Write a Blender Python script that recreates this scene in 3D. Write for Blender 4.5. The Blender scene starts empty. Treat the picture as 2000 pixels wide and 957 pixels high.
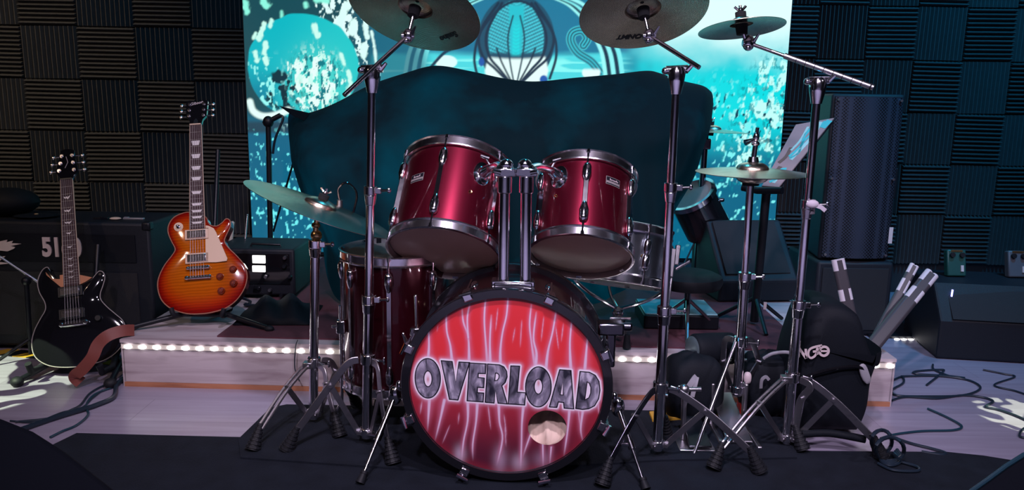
import bpy, bmesh, math, random
import numpy as np
from mathutils import Vector, Matrix
from mathutils.geometry import tessellate_polygon

random.seed(7)
rng = np.random.default_rng(11)
scn = bpy.context.scene
COL = scn.collection
PI = math.pi
def srgb(r, g, b):
    def c(u):
        u /= 255.0
        return u / 12.92 if u <= 0.04045 else ((u + 0.055) / 1.055) ** 2.4
    return (c(r), c(g), c(b))

# ------------------------------------------------------------------ camera
F_PX = 1555.0                                   # focal length in pixels of the 2000 px wide frame
PITCH, ROLL = math.radians(10.4), math.radians(1.0)
CAM = Vector((0, 0, 1.064))
FW = Vector((0, math.cos(PITCH), -math.sin(PITCH)))
_R0 = Vector((1, 0, 0)); _U0 = Vector((0, math.sin(PITCH), math.cos(PITCH)))
RT = _R0 * math.cos(ROLL) + _U0 * math.sin(ROLL)
UP = -_R0 * math.sin(ROLL) + _U0 * math.cos(ROLL)
cd = bpy.data.cameras.new('camera'); cam = bpy.data.objects.new('camera', cd); COL.objects.link(cam)
cd.sensor_width = 36.0; cd.sensor_fit = 'HORIZONTAL'; cd.lens = F_PX / 2000 * 36.0
cd.clip_start = 0.02; cd.clip_end = 60
m = Matrix((RT, UP, -FW)).transposed().to_4x4(); m.translation = CAM
cam.matrix_world = m
scn.camera = cam

# ------------------------------------------------------------------ world, exposure
w = bpy.data.worlds.new('dim_hall'); scn.world = w; w.use_nodes = True
bg = w.node_tree.nodes['Background']
bg.inputs[0].default_value = (0.10, 0.16, 0.30, 1); bg.inputs[1].default_value = 0.04
vs = scn.view_settings
vs.view_transform = 'Standard'; vs.look = 'None'; vs.gamma = 1.0; vs.use_curve_mapping = False
vs.exposure = 0.0

# ------------------------------------------------------------------ stage lights and added fill spots (hung under the ceiling of the hall)
def spot(name, loc, target, watts, color, angle=60, blend=0.7, size=0.06):
    l = bpy.data.lights.new(name, 'SPOT'); o = bpy.data.objects.new(name, l); COL.objects.link(o)
    l.energy = watts; l.color = color; l.spot_size = math.radians(angle); l.spot_blend = blend
    l.shadow_soft_size = size
    o.location = loc
    o.rotation_euler = (Vector(target) - Vector(loc)).to_track_quat('-Z', 'Y').to_euler()
    o['kind'] = 'helper'
    return o
LILAC = (0.92, 0.78, 1.0)
spot('stage_and_fill_spot', (0.10, 0.75, 3.0), (0.05, 2.4, 0.50), 215, LILAC, 74, 0.9, 0.07)
spot('stage_and_fill_spot', (-0.60, -0.7, 2.9), (-0.05, 2.4, 0.55), 205, LILAC, 60, 0.9, 0.09)
spot('stage_and_fill_spot', (0.75, -0.6, 2.9), (0.45, 2.4, 0.30), 165, (0.90, 0.78, 1.0), 60, 0.9, 0.09)
spot('stage_and_fill_spot', (-2.9, 0.2, 2.9), (-1.35, 3.0, 0.45), 85, (1.0, 0.70, 0.50), 46, 0.9, 0.05)
spot('stage_and_fill_spot', (-3.2, 1.4, 2.95), (-2.9, 4.5, 0.9), 300, (1.0, 0.72, 0.44), 56, 1.0, 0.08)
spot('stage_and_fill_spot', (2.8, 0.3, 2.9), (1.7, 2.8, 0.0), 130, (0.92, 0.80, 1.0), 48, 0.9, 0.07)
spot('stage_and_fill_spot', (0.3, 3.3, 2.95), (0.4, 3.5, 0.2), 44, (0.05, 0.60, 1.0), 100, 1.0, 0.12)  # added blue fill over the platform, tints the shadows navy
spot('stage_and_fill_spot', (2.3, 2.6, 2.95), (1.9, 4.4, 1.2), 260, (0.03, 0.52, 1.0), 100, 1.0, 0.12)  # added blue fill, stands in for teal haze on the right
spot('stage_and_fill_spot', (-1.2, 2.9, 2.95), (-1.6, 4.4, 1.2), 26, (0.03, 0.55, 1.0), 100, 1.0, 0.12)  # added weak blue fill toward the left of the back wall
# added lamps out of view: lit hall floor and side walls for chrome reflections
spot('added_hall_spot', (-1.4, -1.3, 3.0), (-1.2, -1.5, 0.0), 520, (0.80, 0.76, 1.0), 96, 0.8, 0.2)
spot('added_hall_spot', (1.4, -1.3, 3.0), (1.2, -1.5, 0.0), 520, (0.80, 0.76, 1.0), 96, 0.8, 0.2)
spot('added_wall_spot', (-3.3, 1.0, 3.0), (-3.9, 1.0, 0.9), 40, (0.95, 0.75, 0.9), 60, 0.9, 0.1)
spot('added_wall_spot', (3.3, 1.2, 3.0), (3.9, 1.2, 0.9), 40, (0.75, 0.8, 1.0), 60, 0.9, 0.1)

def gobo(name, loc, target, watts, color, angle, scale, thr, seed):
    """a patterned moving-head light: the beam is cut by a blotchy gobo"""
    o = spot(name, loc, target, watts, color, angle, 0.15, 0.004)
    l = o.data; l.use_nodes = True; nt = l.node_tree; N = nt.nodes; L = nt.links
    em = N['Emission']
    tc = N.new('ShaderNodeTexCoord'); mp = N.new('ShaderNodeMapping'); mp.inputs['Scale'].default_value = (scale, scale, scale)
    mp.inputs['Location'].default_value = (seed, seed * 0.7, 0)
    L.new(tc.outputs['Normal'], mp.inputs[0])
    wv = N.new('ShaderNodeTexWave'); wv.wave_type = 'RINGS'; wv.inputs['Scale'].default_value = 2.2
    wv.inputs['Distortion'].default_value = 5.0; wv.inputs['Detail'].default_value = 0.5
    L.new(mp.outputs[0], wv.inputs[0])
    cr = N.new('ShaderNodeValToRGB'); cr.color_ramp.elements[0].position = thr; cr.color_ramp.elements[1].position = thr + 0.06
    L.new(wv.outputs['Fac'], cr.inputs[0])
    L.new(cr.outputs[0], em.inputs['Strength'])
gobo('moving_head_spot', (-2.6, 1.0, 2.8), (-1.95, 2.76, 0.0), 1500, (0.80, 1.0, 0.62), 11, 13.0, 0.34, 1.7)
gobo('moving_head_spot', (2.9, 0.8, 2.8), (1.83, 2.62, 0.0), 1500, (0.86, 1.0, 0.62), 5.5, 26.0, 0.36, 4.2)

# ------------------------------------------------------------------ pixel -> point (places things at a chosen depth Y or height Z)
def at(px, py, Y=None, Z=None):
    d = FW + RT * ((px - 1000) / F_PX) + UP * ((478.5 - py) / F_PX)
    t = (Y - CAM.y) / d.y if Y is not None else (Z - CAM.z) / d.z
    return CAM + d * t
def at_line(px, py, X, Y):
    """height at which the upright through (X, Y) is seen at row py"""
    return at(px, py, Y=Y).z

# ------------------------------------------------------------------ materials
MATS = {}
def mat(name, color=(0.5, 0.5, 0.5), rough=0.5, metal=0.0, spec=0.5, coat=0.0, noise=0.0, nscale=20.0, bump=0.0, bscale=200.0,
        emit=None, estr=0.0, stretch=None, rnoise=0.0):
    if name in MATS: return MATS[name]
    mt = bpy.data.materials.new(name); mt.use_nodes = True; MATS[name] = mt
    nt = mt.node_tree; N = nt.nodes; L = nt.links; b = N['Principled BSDF']
    b.inputs['Base Color'].default_value = (*color, 1); b.inputs['Roughness'].default_value = rough
    b.inputs['Metallic'].default_value = metal; b.inputs['Specular IOR Level'].default_value = spec
    b.inputs['Coat Weight'].default_value = coat; b.inputs['Coat Roughness'].default_value = 0.04
    tc = N.new('ShaderNodeTexCoord'); mp = N.new('ShaderNodeMapping'); L.new(tc.outputs['Object'], mp.inputs[0])
    if stretch: mp.inputs['Scale'].default_value = stretch
    nz = N.new('ShaderNodeTexNoise'); nz.inputs['Scale'].default_value = nscale; nz.inputs['Detail'].default_value = 5
    L.new(mp.outputs[0], nz.inputs['Vector'])
    if noise > 0:
        mx = N.new('ShaderNodeMix'); mx.data_type = 'RGBA'
        mx.inputs['A'].default_value = (*[c * (1 - noise) for c in color], 1)
        mx.inputs['B'].default_value = (*[min(1, c * (1 + noise)) for c in color], 1)
        L.new(nz.outputs['Fac'], mx.inputs['Factor']); L.new(mx.outputs['Result'], b.inputs['Base Color'])
    if rnoise > 0:
        mr = N.new('ShaderNodeMapRange'); mr.inputs['To Min'].default_value = max(0.02, rough - rnoise); mr.inputs['To Max'].default_value = rough + rnoise
        L.new(nz.outputs['Fac'], mr.inputs['Value']); L.new(mr.outputs[0], b.inputs['Roughness'])
    if bump > 0:
        n2 = N.new('ShaderNodeTexNoise'); n2.inputs['Scale'].default_value = bscale; n2.inputs['Detail'].default_value = 2
        L.new(tc.outputs['Object'], n2.inputs['Vector'])
        bp = N.new('ShaderNodeBump'); bp.inputs['Strength'].default_value = bump; bp.inputs['Distance'].default_value = 0.002
        L.new(n2.outputs['Fac'], bp.inputs['Height']); L.new(bp.outputs[0], b.inputs['Normal'])
    if emit:
        b.inputs['Emission Color'].default_value = (*emit, 1); b.inputs['Emission Strength'].default_value = estr
    return mt
def vcol_mat(name, rough=0.4, emission=False, strength=1.0, coat=0.0, metal=0.0, wave=False):
    mt = bpy.data.materials.new(name); mt.use_nodes = True; MATS[name] = mt
    nt = mt.node_tree; N = nt.nodes; L = nt.links; b = N['Principled BSDF']
    a = N.new('ShaderNodeAttribute'); a.attribute_name = 'Col'
    b.inputs['Roughness'].default_value = rough; b.inputs['Coat Weight'].default_value = coat; b.inputs['Metallic'].default_value = metal
    b.inputs['Coat Roughness'].default_value = 0.05
    if emission:
        b.inputs['Base Color'].default_value = (0.01, 0.01, 0.012, 1)
        L.new(a.outputs['Color'], b.inputs['Emission Color']); b.inputs['Emission Strength'].default_value = strength
    elif wave:
        tc = N.new('ShaderNodeTexCoord'); wv = N.new('ShaderNodeTexWave'); wv.bands_direction = 'Y'
        wv.inputs['Scale'].default_value = 28; wv.inputs['Distortion'].default_value = 7; wv.inputs['Detail'].default_value = 3; wv.inputs['Detail Scale'].default_value = 0.6
        mpp = N.new('ShaderNodeMapping'); mpp.inputs['Scale'].default_value = (0.35, 1, 1)
        L.new(tc.outputs['Object'], mpp.inputs[0]); L.new(mpp.outputs[0], wv.inputs[0])
        mx = N.new('ShaderNodeMix'); mx.data_type = 'RGBA'; mx.blend_type = 'MULTIPLY'; mx.inputs['Factor'].default_value = 0.25
        L.new(a.outputs['Color'], mx.inputs['A']); L.new(wv.outputs['Color'], mx.inputs['B']); L.new(mx.outputs['Result'], b.inputs['Base Color'])
    else:
        L.new(a.outputs['Color'], b.inputs['Base Color'])
    return mt

CHROME = mat('chrome', (0.86, 0.84, 0.90), 0.12, 1.0, rnoise=0.03, nscale=60)
STEEL = mat('brushed_steel', (0.56, 0.54, 0.58), 0.30, 1.0, rnoise=0.06, nscale=90)
DARKSTEEL = mat('dark_plated_steel', (0.16, 0.16, 0.19), 0.22, 1.0)
BRASS = mat('worn_brass', (0.75, 0.50, 0.24), 0.25, 1.0)
BLACK = mat('black_plastic', (0.006, 0.007, 0.011), 0.42, spec=0.35, noise=0.3)
BLACKGLOSS = mat('black_lacquer', (0.006, 0.006, 0.008), 0.07, coat=1.0)
RUBBER = mat('black_rubber', (0.008, 0.009, 0.013), 0.6, spec=0.3, noise=0.3, bump=0.1)
TOLEX = mat('black_tolex', (0.009, 0.011, 0.017), 0.55, spec=0.3, bump=0.5, bscale=420)
GRILLCLOTH = mat('dark_grille_cloth', (0.010, 0.010, 0.014), 0.8, bump=0.6, bscale=700)
FELT = mat('black_felt', (0.008, 0.009, 0.012), 0.95)
BAGCLOTH = mat('black_nylon', (0.0045, 0.0065, 0.011), 0.7, spec=0.2, noise=0.35, nscale=9, bump=0.25, bscale=300)
GREYTRIM = mat('grey_piping', (0.30, 0.29, 0.33), 0.55)
MATTE = mat('matte_black_paint', (0.005, 0.006, 0.010), 0.85, spec=0.06, bump=0.3, bscale=400)
STRINGM = mat('string_wire', (0.20, 0.19, 0.19), 0.45, 1.0)
CABLE = mat('cable_jacket', (0.012, 0.022, 0.036), 0.35)
CABLE2 = mat('blue_cable_jacket', (0.010, 0.040, 0.062), 0.35)
CREAM = mat('cream_plastic', srgb(214, 184, 160), 0.4)
WHITEPRINT = mat('pale_print', srgb(205, 188, 190), 0.55, noise=0.08)
def film(name, col, tcol, k):
    mt = mat(name, col, 0.3, noise=0.1, nscale=5); nt = mt.node_tree; b = nt.nodes['Principled BSDF']
    tr = nt.nodes.new('ShaderNodeBsdfTranslucent'); tr.inputs[0].default_value = (*tcol, 1)
    mx = nt.nodes.new('ShaderNodeMixShader'); mx.inputs[0].default_value = k
    nt.links.new(b.outputs[0], mx.inputs[1]); nt.links.new(tr.outputs[0], mx.inputs[2]); nt.links.new(mx.outputs[0], nt.nodes['Material Output'].inputs[0])
    return mt
HEADCLEAR = film('smoky_drum_film', srgb(205, 172, 166), srgb(250, 215, 205), 0.4)
HEADWHITE = film('white_drum_film', srgb(205, 205, 205), srgb(250, 246, 242), 0.75)
ROSEWOOD = mat('rosewood', srgb(62, 42, 46), 0.6, spec=0.25, noise=0.3, nscale=30, stretch=(8, 1, 1))
IVORY = mat('pearl_inlay', srgb(225, 218, 220), 0.3)
NICKEL = mat('nickel', (0.62, 0.58, 0.56), 0.22, 1.0)
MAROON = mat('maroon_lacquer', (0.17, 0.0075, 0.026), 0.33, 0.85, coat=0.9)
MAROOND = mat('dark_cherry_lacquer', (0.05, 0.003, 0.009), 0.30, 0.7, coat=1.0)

# ------------------------------------------------------------------ mesh builder
def basis(d, up=None):
    d = Vector(d).normalized()
    u = Vector(up) if up is not None else (Vector((0, 0, 1)) if abs(d.z) < 0.95 else Vector((0, 1, 0)))
    x = u.cross(d)
    if x.length < 1e-6: x = Vector((1, 0, 0)).cross(d)
    x.normalize(); y = d.cross(x).normalized()
    return x, y, d
def frame(loc, z, x=None):
    """matrix whose Z axis is z and whose X axis is as near x as can be"""
    z = Vector(z).normalized(); x = Vector(x) if x is not None else Vector((1, 0, 0))
    x = (x - z * x.dot(z)).normalized(); y = z.cross(x)
    M = Matrix((x, y, z)).transposed().to_4x4(); M.translation = Vector(loc)
    return M
def catmull(pts, n=8, closed=False):
    P = [Vector(p) for p in pts]; out = []; N = len(P)
    rngi = range(N) if closed else range(N - 1)
    for i in rngi:
        p0 = P[(i - 1) % N] if closed or i > 0 else P[0]
        p1 = P[i]; p2 = P[(i + 1) % N]
        p3 = P[(i + 2) % N] if closed or i + 2 < N else P[-1]
        for k in range(n):
            t = k / n; t2 = t * t; t3 = t2 * t
            out.append(0.5 * ((2 * p1) + (p2 - p0) * t + (2 * p0 - 5 * p1 + 4 * p2 - p3) * t2 + (3 * p1 - p0 - 3 * p2 + p3) * t3))
    if not closed: out.append(P[-1])
    return out

class MB:
    def __init__(s): s.v = []; s.f = []
    def add(s, vs, fs):
        o = len(s.v); s.v += [Vector(p) for p in vs]; s.f += [tuple(i + o for i in f) for f in fs]; return s
    def box(s, c, size, M=None):
        c = Vector(c); a, b, d = [q / 2 for q in size]
        vs = [c + Vector((x * a, y * b, z * d)) for z in (-1, 1) for y in (-1, 1) for x in (-1, 1)]
        if M: vs = [M @ v for v in vs]
        return s.add(vs, [(0, 2, 3, 1), (4, 5, 7, 6), (0, 1, 5, 4), (2, 6, 7, 3), (0, 4, 6, 2), (1, 3, 7, 5)])
    def hexa(s, b, t):
        """box from 4 bottom and 4 top corners (counter-clockwise)"""
        return s.add(list(b) + list(t), [(3, 2, 1, 0), (4, 5, 6, 7), (0, 1, 5, 4), (1, 2, 6, 5), (2, 3, 7, 6), (3, 0, 4, 7)])
    def tube(s, pts, r, n=12, closed=False, caps=True, flat=1.0, up=None):
        P = [Vector(p) for p in pts]; N = len(P)
        R = list(r) if isinstance(r, (list, tuple)) else [r] * N
        vs = []; px = None
        for i in range(N):
            if closed: d = P[(i + 1) % N] - P[i - 1]
            else: d = P[min(i + 1, N - 1)] - P[max(i - 1, 0)]
            if d.length < 1e-9: d = Vector((0, 0, 1))
            d.normalize()
            if px is None: x, y, _ = basis(d, up)
            else:
                x = px - d * px.dot(d)
                x = x.normalized() if x.length > 1e-6 else basis(d)[0]
                y = d.cross(x)
            px = x
            for k in range(n):
                a = 2 * PI * k / n
                vs.append(P[i] + x * (R[i] * math.cos(a)) + y * (R[i] * flat * math.sin(a)))
        fs = []
        for i in range(N if closed else N - 1):
            j = (i + 1) % N
            for k in range(n):
                l = (k + 1) % n
                fs.append((i * n + k, i * n + l, j * n + l, j * n + k))
        if caps and not closed:
            fs.append(tuple(reversed(range(n)))); fs.append(tuple((N - 1) * n + k for k in range(n)))
        return s.add(vs, fs)
    def cyl(s, a, b, r0, r1=None, n=20): return s.tube([a, b], [r0, r0 if r1 is None else r1], n)
    def lathe(s, prof, n=48, M=None, closed=False, a0=0.0, a1=2 * PI):
        full = abs(a1 - a0 - 2 * PI) < 1e-6; cols = n if full else n + 1
        rows = []; vs = []
        for (r, z) in prof:
            if r < 1e-7: rows.append([len(vs)] * cols); vs.append(Vector((0, 0, z)))
            else:
                rows.append(list(range(len(vs), len(vs) + cols)))
                for k in range(cols):
                    a = a0 + (a1 - a0) * k / n
                    vs.append(Vector((r * math.cos(a), r * math.sin(a), z)))
        if M: vs = [M @ v for v in vs]
        fs = []; m_ = len(prof)
        for i in range(m_ if closed else m_ - 1):
            A = rows[i]; B = rows[(i + 1) % m_]
            for k in range(n):
                l = (k + 1) % cols
                q = [A[k], A[l], B[l], B[k]]; u = []
                for t in q:
                    if t not in u: u.append(t)
                if len(u) >= 3: fs.append(tuple(u))
        return s.add(vs, fs)
    def ball(s, c, r, sc=(1, 1, 1), M=None, n=14):
        prof = [(r * math.sin(PI * i / 8), -r * math.cos(PI * i / 8)) for i in range(9)]; prof[0] = (0, -r); prof[-1] = (0, r)
        T = Matrix.Translation(Vector(c)) @ (M if M else Matrix()) @ Matrix.Diagonal((*sc, 1))
        return s.lathe(prof, n, T)
    def poly(s, pts, z0, z1, M=None, holes=()):
        """flat outline with holes, thick from z0 to z1"""
        loops = [[Vector((p[0], p[1], 0)) for p in pts]] + [[Vector((p[0], p[1], 0)) for p in h] for h in holes]
        flat = [p for l in loops for p in l]; n = len(flat)
        tris = tessellate_polygon(loops)
        vs = [Vector((p.x, p.y, z0)) for p in flat] + [Vector((p.x, p.y, z1)) for p in flat]
        if M: vs = [M @ v for v in vs]
        fs = []
        for t in tris:
            a, b, c = [flat[i] for i in t]
            ccw = (b.x - a.x) * (c.y - a.y) - (b.y - a.y) * (c.x - a.x) > 0
            t = t if ccw else (t[0], t[2], t[1])
            fs.append(tuple(i + n for i in t)); fs.append((t[0], t[2], t[1]))
        o = 0
        for li, l in enumerate(loops):
            k = len(l); area = sum(l[i].x * l[(i + 1) % k].y - l[(i + 1) % k].x * l[i].y for i in range(k))
            outward = (area > 0) == (li == 0)
            for i in range(k):
                j = (i + 1) % k; q = (o + i, o + j, o + j + n, o + i + n)
                fs.append(q if outward else tuple(reversed(q)))
            o += k
        return s.add(vs, fs)
    def bar(s, a, b, wdt, thk, up=(0, 0, 1)):
        """flat bar from a to b, wide along up x direction"""
        a = Vector(a); b = Vector(b); d = (b - a).normalized()
        t = Vector(up); t = (t - d * t.dot(d)).normalized(); x = d.cross(t)
        A = [a + x * (sx * wdt / 2) + t * (st * thk / 2) for sx, st in ((-1, -1), (1, -1), (1, 1), (-1, 1))]
        B = [p + (b - a) for p in A]
        return s.add(A + B, [(0, 1, 2, 3), (7, 6, 5, 4), (0, 4, 5, 1), (1, 5, 6, 2), (2, 6, 7, 3), (3, 7, 4, 0)])
    def ribbon(s, pts, wdt, thk, up=(0, -1, 0)):
        P = [Vector(p) for p in pts]; vs = []; N = len(P)
        for i in range(N):
            d = (P[min(i + 1, N - 1)] - P[max(i - 1, 0)]).normalized()
            t = Vector(up); t = (t - d * t.dot(d)).normalized(); x = d.cross(t)
            vs += [P[i] + x * (sx * wdt / 2) + t * (st * thk / 2) for sx, st in ((-1, -1), (1, -1), (1, 1), (-1, 1))]
        fs = [(0, 1, 2, 3), tuple((N - 1) * 4 + k for k in (3, 2, 1, 0))]
        for i in range(N - 1):
            for k in range(4):
                l = (k + 1) % 4; fs.append((i * 4 + k, (i + 1) * 4 + k, (i + 1) * 4 + l, i * 4 + l))
        return s.add(vs, fs)

MW = {}
def tag(o, label=None, cat=None, group=None, kind=None):
    if label: o['label'] = label
    if cat: o['category'] = cat
    if group: o['group'] = group
    if kind: o['kind'] = kind
    return o
def thing(name, label, cat, loc=(0, 0, 0), M=None, group=None, kind=None):
    o = bpy.data.objects.new(name, None); COL.objects.link(o); o.empty_display_size = 0.05
    MM = M.copy() if M is not None else Matrix.Translation(Vector(loc))
    o.matrix_basis = MM; MW[o.name] = MM
    return tag(o, label, cat, group, kind)
def to_mesh(name, vs, fs, angle=40):
    me = bpy.data.meshes.new(name); me.from_pydata([tuple(v) for v in vs], [], fs); me.validate(); me.update()
    bmm = bmesh.new(); bmm.from_mesh(me); bmesh.ops.recalc_face_normals(bmm, faces=bmm.faces); bmm.to_mesh(me); bmm.free()
    if angle:
        me.polygons.foreach_set('use_smooth', [True] * len(me.polygons)); me.set_sharp_from_angle(angle=math.radians(angle))
    return me
def build(mb, name, material, parent=None, world=True, angle=40, bevel=0.0, kind=None, label=None, origin=None):
    """link the collected shapes as ONE mesh object; world=True: coordinates are scene coordinates"""
    vs = mb.v
    if parent is not None:
        if world:
            inv = MW[parent.name].inverted(); vs = [inv @ v for v in vs]
        MM = MW[parent.name]
    else:
        o0 = Vector(origin) if origin is not None else Vector((0, 0, 0))
        vs = [v - o0 for v in vs]; MM = Matrix.Translation(o0)
    me = to_mesh(name, vs, mb.f, angle)
    me.materials.append(material)
    o = bpy.data.objects.new(name, me); COL.objects.link(o)
    if parent is not None: o.parent = parent
    else: o.matrix_basis = MM
    MW[o.name] = MM
    if bevel:
        bv = o.modifiers.new('bevel', 'BEVEL'); bv.width = bevel; bv.segments = 2; bv.limit_method = 'ANGLE'; bv.angle_limit = math.radians(50)
    if kind: o['kind'] = kind
    if label: o['label'] = label
    return o
def inst(me, name, parent, M, kind=None):
    o = bpy.data.objects.new(name, me); COL.objects.link(o); o.parent = parent; o.matrix_basis = M
    MW[o.name] = (MW[parent.name] if parent is not None else Matrix()) @ M
    return o
def text_mb(body, size, depth, M, bold=0.0, align='CENTER', shear=0.0, sx=1.0):
    c = bpy.data.curves.new('lettering', 'FONT'); c.body = body; c.size = size; c.extrude = depth / 2; c.offset = bold
    c.align_x = align; c.align_y = 'CENTER'; c.shear = shear; c.resolution_u = 4
    o = bpy.data.objects.new('lettering', c); COL.objects.link(o); bpy.context.view_layer.update()
    me = bpy.data.meshes.new_from_object(o)
    b = MB(); b.add([M @ Vector((v.co.x * sx, v.co.y, v.co.z)) for v in me.vertices], [tuple(p.vertices) for p in me.polygons])
    bpy.data.objects.remove(o); bpy.data.curves.remove(c); bpy.data.meshes.remove(me)
    return b
def tube_thing(name, label, cat, pts, r, material, n=8, smooth=8, group=None, closed=False):
    P = catmull(pts, smooth, closed) if smooth else pts
    b = MB().tube(P, r, n, closed=closed)
    return tag(build(b, name, material, origin=P[0]), label, cat, group)
# ================================================================== THE SETTING
XL, XR, YF, YB, ZC = -3.9, 3.9, -3.6, 4.5, 3.15
def floor_material():
    mt = bpy.data.materials.new('pale_laminate'); mt.use_nodes = True
    nt = mt.node_tree; N = nt.nodes; L = nt.links; b = N['Principled BSDF']
    tc = N.new('ShaderNodeTexCoord')
    br = N.new('ShaderNodeTexBrick'); br.inputs['Scale'].default_value = 1.0
    br.inputs['Brick Width'].default_value = 1.25; br.inputs['Row Height'].default_value = 0.19; br.inputs['Mortar Size'].default_value = 0.0012
    br.inputs['Color1'].default_value = (*srgb(158, 150, 170), 1); br.inputs['Color2'].default_value = (*srgb(146, 138, 158), 1)
    br.inputs['Mortar'].default_value = (*srgb(122, 114, 132), 1)
    L.new(tc.outputs['Object'], br.inputs['Vector'])
    mp = N.new('ShaderNodeMapping'); mp.inputs['Scale'].default_value = (1.2, 18, 1); L.new(tc.outputs['Object'], mp.inputs[0])
    nz = N.new('ShaderNodeTexNoise'); nz.inputs['Scale'].default_value = 2.2; nz.inputs['Detail'].default_value = 6; L.new(mp.outputs[0], nz.inputs['Vector'])
    cr = N.new('ShaderNodeValToRGB'); cr.color_ramp.elements[0].color = (0.66, 0.63, 0.65, 1); cr.color_ramp.elements[0].position = 0.3
    cr.color_ramp.elements[1].position = 0.7
    L.new(nz.outputs['Fac'], cr.inputs[0])
    mx = N.new('ShaderNodeMix'); mx.data_type = 'RGBA'; mx.blend_type = 'MULTIPLY'; mx.inputs['Factor'].default_value = 0.6
    L.new(br.outputs['Color'], mx.inputs['A']); L.new(cr.outputs[0], mx.inputs['B']); L.new(mx.outputs['Result'], b.inputs['Base Color'])
    b.inputs['Roughness'].default_value = 0.32
    return mt
def wood_material(name, c1, c2, scale=(1.5, 10, 14), knots=True):
    mt = bpy.data.materials.new(name); mt.use_nodes = True
    nt = mt.node_tree; N = nt.nodes; L = nt.links; b = N['Principled BSDF']
    tc = N.new('ShaderNodeTexCoord'); mp = N.new('ShaderNodeMapping'); mp.inputs['Scale'].default_value = scale; L.new(tc.outputs['Object'], mp.inputs[0])
    nz = N.new('ShaderNodeTexNoise'); nz.inputs['Scale'].default_value = 2.0; nz.inputs['Detail'].default_value = 7; nz.inputs['Distortion'].default_value = 0.6
    L.new(mp.outputs[0], nz.inputs['Vector'])
    cr = N.new('ShaderNodeValToRGB'); cr.color_ramp.elements[0].color = (*c2, 1); cr.color_ramp.elements[0].position = 0.33
    cr.color_ramp.elements[1].color = (*c1, 1); cr.color_ramp.elements[1].position = 0.55
    L.new(nz.outputs['Fac'], cr.inputs[0])
    if knots:
        vo = N.new('ShaderNodeTexVoronoi'); vo.inputs['Scale'].default_value = 1.0
        mp2 = N.new('ShaderNodeMapping'); mp2.inputs['Scale'].default_value = (4.2, 3, 8); L.new(tc.outputs['Object'], mp2.inputs[0]); L.new(mp2.outputs[0], vo.inputs['Vector'])
        c3 = N.new('ShaderNodeValToRGB'); c3.color_ramp.elements[0].color = (0.35, 0.3, 0.3, 1); c3.color_ramp.elements[0].position = 0.03; c3.color_ramp.elements[1].position = 0.16
        L.new(vo.outputs['Distance'], c3.inputs[0])
        mx = N.new('ShaderNodeMix'); mx.data_type = 'RGBA'; mx.blend_type = 'MULTIPLY'; mx.inputs['Factor'].default_value = 0.55
        L.new(cr.outputs[0], mx.inputs['A']); L.new(c3.outputs[0], mx.inputs['B']); L.new(mx.outputs['Result'], b.inputs['Base Color'])
    else: L.new(cr.outputs[0], b.inputs['Base Color'])
    b.inputs['Roughness'].default_value = 0.45
    return mt
PAINT = mat('dark_wall_paint', (0.24, 0.23, 0.29), 0.8, noise=0.15, nscale=2)
DARKPAINT = mat('near_black_wall_paint', (0.016, 0.018, 0.024), 0.8, noise=0.2, nscale=2)
def structure(name, mb, m_):
    return tag(build(mb, name, m_, angle=0), kind='structure')
structure('floor', MB().box(((XL + XR) / 2, (YF + YB) / 2, -0.05), (XR - XL, YB - YF, 0.1)), floor_material())
structure('ceiling', MB().box(((XL + XR) / 2, (YF + YB) / 2, ZC + 0.05), (XR - XL + 0.2, YB - YF + 0.2, 0.1)), DARKPAINT)
wall_back = structure('wall_back', MB().box((0, YB + 0.05, ZC / 2), (XR - XL, 0.1, ZC)), DARKPAINT)
structure('wall_left', MB().box((XL - 0.05, (YF + YB) / 2, ZC / 2), (0.1, YB - YF, ZC)), DARKPAINT)
structure('wall_right', MB().box((XR + 0.05, (YF + YB) / 2, ZC / 2), (0.1, YB - YF, ZC)), DARKPAINT)
structure('wall_front', MB().box((0, YF - 0.05, ZC / 2), (XR - XL, 0.1, ZC)), PAINT)

# ---- acoustic foam tiles, ridged, laid as a checkerboard of upright and level ridges
FOAM = mat('charcoal_foam', (0.045, 0.047, 0.054), 0.9, noise=0.25, nscale=40, bump=0.4, bscale=350)
def foam_mesh(wd, ht, level, n=12):
    """ridges along the tile; back of the tile on y = 0, front towards -y"""
    lng, acr = (wd, ht) if level else (ht, wd)
    acr -= 0.004; lng -= 0.004
    prof = [(-acr / 2, 0.0)]
    for i in range(n):
        a = -acr / 2 + acr * i / n; p = acr / n
        prof += [(a + 0.04 * p, 0.018), (a + 0.43 * p, 0.046), (a + 0.57 * p, 0.046), (a + 0.96 * p, 0.018)]
    prof.append((acr / 2, 0.0))
    vs = []; k = len(prof)
    for e in (-lng / 2, lng / 2):
        for (a, d) in prof: vs.append((e, -d, a) if level else (a, -d, e))
    fs = [(i, i + 1, k + i + 1, k + i) for i in range(k - 1)] + [tuple(range(k)), tuple(range(k, 2 * k))]
    me = to_mesh('foam_tile', vs, fs, 0); me.materials.append(FOAM)
    return me
def foam_field(x0, cols, wd, z0, rows, ht, phase):
    ml, mu = foam_mesh(wd, ht, True), foam_mesh(wd, ht, False)
    for c in range(cols):
        for r in range(rows):
            me = ml if (c + r + phase) % 2 == 0 else mu
            M = Matrix.Translation((x0 + (c + 0.5) * wd, YB - 0.0005, z0 + (r + 0.5) * ht)) @ Matrix.Rotation(random.uniform(-0.012, 0.012), 4, 'Y')
            inst(me, 'foam_tile', wall_back, M)
foam_field(-2.70 - 0.312 * 3, 8, 0.312, 0.564 - 0.283 * 2, 8, 0.283, 0)     # left of the screen
foam_field(1.37, 9, 0.268, 1.026 - 0.283 * 3, 8, 0.283, 0)                  # right of the screen

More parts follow.
